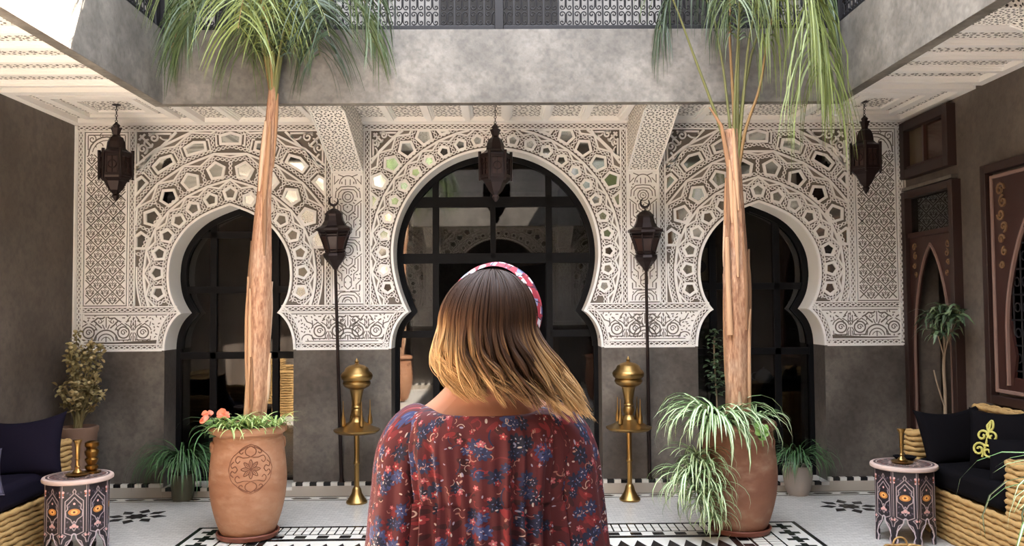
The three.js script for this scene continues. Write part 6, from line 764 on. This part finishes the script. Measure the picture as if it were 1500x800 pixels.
  function lock(az, el0, lay, r) { // az: 0 back, + right
    const cl = clumps[clamp(Math.round((az + 114) / 3.04 + (lay > 0.03 ? 0.4 : 0)), 0, 75)], k = 1 + lay, rx = 0.079 * k, ry = 0.08 * k, rz = 0.1 * k, right = smooth(-75, 80, az), pts = [], j1 = rr(-0.005, 0.005);
    const endY = lerp(1.386, 1.346, right) + cl.len + rr(-0.008, 0.014) + (lay < 0.02 ? 0.012 : 0), on = (A, i) => { const e = R(lerp(el0, -10, i / 9)); return [top[0] * (1 - i / 12) + rx * Math.cos(e) * Math.sin(A) * (1 + 0.1 * (i / 9) ** 2), top[1] + ry * Math.sin(e), top[2] + rz * Math.cos(e) * Math.cos(A)]; };
    for (let i = 0; i <= 9; i++) pts.push(on(R(az), i));
    const [x0, y0, z0] = on(R(az), 9), xc = on(R(cl.az), 9)[0], A = R(az);
    for (let i = 1; i <= 12; i++) { const q = i / 12, y = lerp(y0, endY, q), drift = (0.05 + 0.022 * right) * q ** lerp(2.9, 1.6, right), spread = 1 + 0.17 * Math.sin(PI * 0.5 * Math.min(1, q * 1.5)) ** 2 * (1 - 0.55 * q * q * (az < 0 ? 1 : 0)), wv = cl.wa * smooth(0.1, 0.8, q) * Math.sin(cl.ph + q * cl.wf); pts.push([lerp(x0, xc, 0.72 * q) * spread + drift + j1 * q + (cl.dx + wv) * q, y, Math.max(z0 * (1 - 0.1 * q) + wv * 0.8, 0.03 + 0.055 * q * Math.cos(A * 0.6)) + 0.012 * q + lay * 0.08 * smooth(0, 0.4, q)]); }
    const C = curve(pts, 28), g = sweep(C, (q) => r * (0.55 + 0.6 * Math.sin(PI * clamp(q * 0.85 + 0.12, 0, 1))) * (q > 0.72 ? 1 - (q - 0.72) * 3.1 : 1), 5, false, true), bl = rr(-0.14, 0.12) + cl.tone + 0.5 * (1 - smooth(-70, -14, az)) - 0.16 * smooth(-15, 5, az) * (1 - smooth(25, 55, az)) + 0.16 * smooth(40, 80, az) + (rnd() < 0.1 ? 0.22 : 0), n = g.attributes.position.count, P = g.attributes.position, c = new Float32Array(n * 3);
    for (let i = 0; i < n; i++) { const q = (1.615 - P.getY(i)) / 0.255; c.set(colAt(q * 0.96 + bl * smooth(0.02, 0.62, q) + 0.02), i * 3); } g.setAttribute('color', new THREE.BufferAttribute(c, 3)); hb.add(g);
  }
  for (let i = 0; i < 1150; i++) { const az = -112 + 224 * ((i * 0.61803) % 1), inner = i % 3; lock(az + rr(-2, 2), rr(30, 86), [-0.02, 0.04, 0.09][inner] + rr(0, 0.03), rr(0.0022, 0.0046)); }
  for (let i = 0; i < 420; i++) lock(rr(-100, 100), rr(60, 88), rr(0.1, 0.17), rr(0.0009, 0.0018));
  const sc = new THREE.SphereGeometry(1, 64, 48).toNonIndexed(), keep = new Bag(); { const sp = sc.attributes.position, sv = (i) => [sp.getX(i) * 0.0745, sp.getY(i) * 0.0885, sp.getZ(i) * 0.0955]; for (let i = 0; i < sp.count; i += 3) { const v = [sv(i), sv(i + 1), sv(i + 2)], cy = (v[0][1] + v[1][1] + v[2][1]) / 3, cz = (v[0][2] + v[1][2] + v[2][2]) / 3; if (cy > (cz < -0.03 ? 0.042 - 0.15 * (cz + 0.0955) : cz < 0.02 ? lerp(-0.01, 0.032, (0.02 - cz) / 0.05) : -0.045)) keep.tri(v[0], v[1], v[2]); } }
  part('scalp_hair', keep.build(), std(0x3a281d, 0.7), t, [0, 1.53, 0.008]);
  for (let i = 0; i < 90; i++) { const a = rr(-1.25, 1.25), A = (e, k) => [0.0765 * k * Math.cos(e) * Math.sin(a), 1.53 + 0.0905 * k * Math.sin(e), 0.008 - 0.0975 * k * Math.cos(e) * Math.cos(a)], e0 = lerp(0.52, 0.2, Math.abs(a) / 1.25) + rr(-0.05, 0.05); hb.add(tint(sweep([0, 0.25, 0.5, 0.75, 1].map((u) => A(lerp(e0, 1.35, u), 1 + 0.015 * u)), rr(0.003, 0.0045), 5, false, true), () => shade[1][0])); }
  stuff(part('hair', hb.build(), M.hair, t, undefined, 'long hair, dark brown at the crown and blond at the ends'));
  // headband
  const band = canvasTex(512, 128, (g, w, h) => { g.fillStyle = '#a32636'; g.fillRect(0, 0, w, h); const c = ['#d9d3d8', '#2b2f5c', '#b52e40', '#e6dfe0', '#8b93b8', '#3a1e3c', '#c8414e']; for (let i = 0; i < 46; i++) { g.fillStyle = c[i % 7]; g.save(); g.translate(r2() * w, r2() * h); g.rotate(r2() * 3); g.beginPath(); g.moveTo(-22, -10); g.lineTo(20, -16); g.lineTo(26, 12); g.lineTo(-14, 16); g.closePath(); g.fill(); g.restore(); } g.strokeStyle = '#1d1a33'; g.lineWidth = 4; for (let i = 0; i < 9; i++) { g.beginPath(); g.moveTo(i * 60, 0); g.lineTo(i * 60 + 45, h); g.stroke(); } }, 2, 1);
  const bp = [], bu = [], bi = [], nb = 90, m = 8; const tilt = R(-20); for (let i = 0; i <= nb; i++) { const a = i / nb * 2 * PI; for (let k = 0; k <= m; k++) { const v = k / m - 0.5, crown = Math.max(0, Math.cos(a)), rgt = Math.max(0.2, 0.65 + 0.75 * Math.sin(a)), rad = 1.01 - 0.17 * v * rgt * smooth(-0.5, 0.4, Math.cos(a)) + 0.014 * Math.sin(v * 16 + a * 3) + 0.05 * (0.25 - v * v) * 4 - 0.03; let x = (Math.sin(a) > 0 ? 0.096 : 0.088) * Math.sin(a) * rad, y = 0.11 * Math.cos(a) * rad, z = 0.0 + v * lerp(0.035, 0.062, crown) + 0.04 * (1 - crown) * (Math.cos(a) < 0 ? 1 : Math.abs(Math.sin(a)) ** 2); if (y < -0.06) y = -0.06 - (-0.06 - y) * 0.5; const X = x * Math.cos(tilt) - y * Math.sin(tilt), Y = x * Math.sin(tilt) + y * Math.cos(tilt); bp.push(X + 0.006, Y + 1.53, z); bu.push(a * 0.2, v + 0.5); } }
  for (let i = 0; i < nb; i++) for (let k = 0; k < m; k++) { const a = i * (m + 1) + k, b = a + m + 1; bi.push(a, a + 1, b, a + 1, b + 1, b); }
  const bg = new THREE.BufferGeometry(); bg.setAttribute('position', new THREE.Float32BufferAttribute(bp, 3)); bg.setAttribute('uv', new THREE.Float32BufferAttribute(bu, 2)); bg.setIndex(bi); bg.computeVertexNormals(); part('headband', bg, new THREE.MeshStandardMaterial({ map: band, roughness: 0.7, side: THREE.DoubleSide }), t, undefined, 'red, blue and white patterned headband');
}

scene.traverse((o) => { if (o.isMesh) { o.castShadow = true; o.receiveShadow = true; } });
renderer.render(scene, camera);
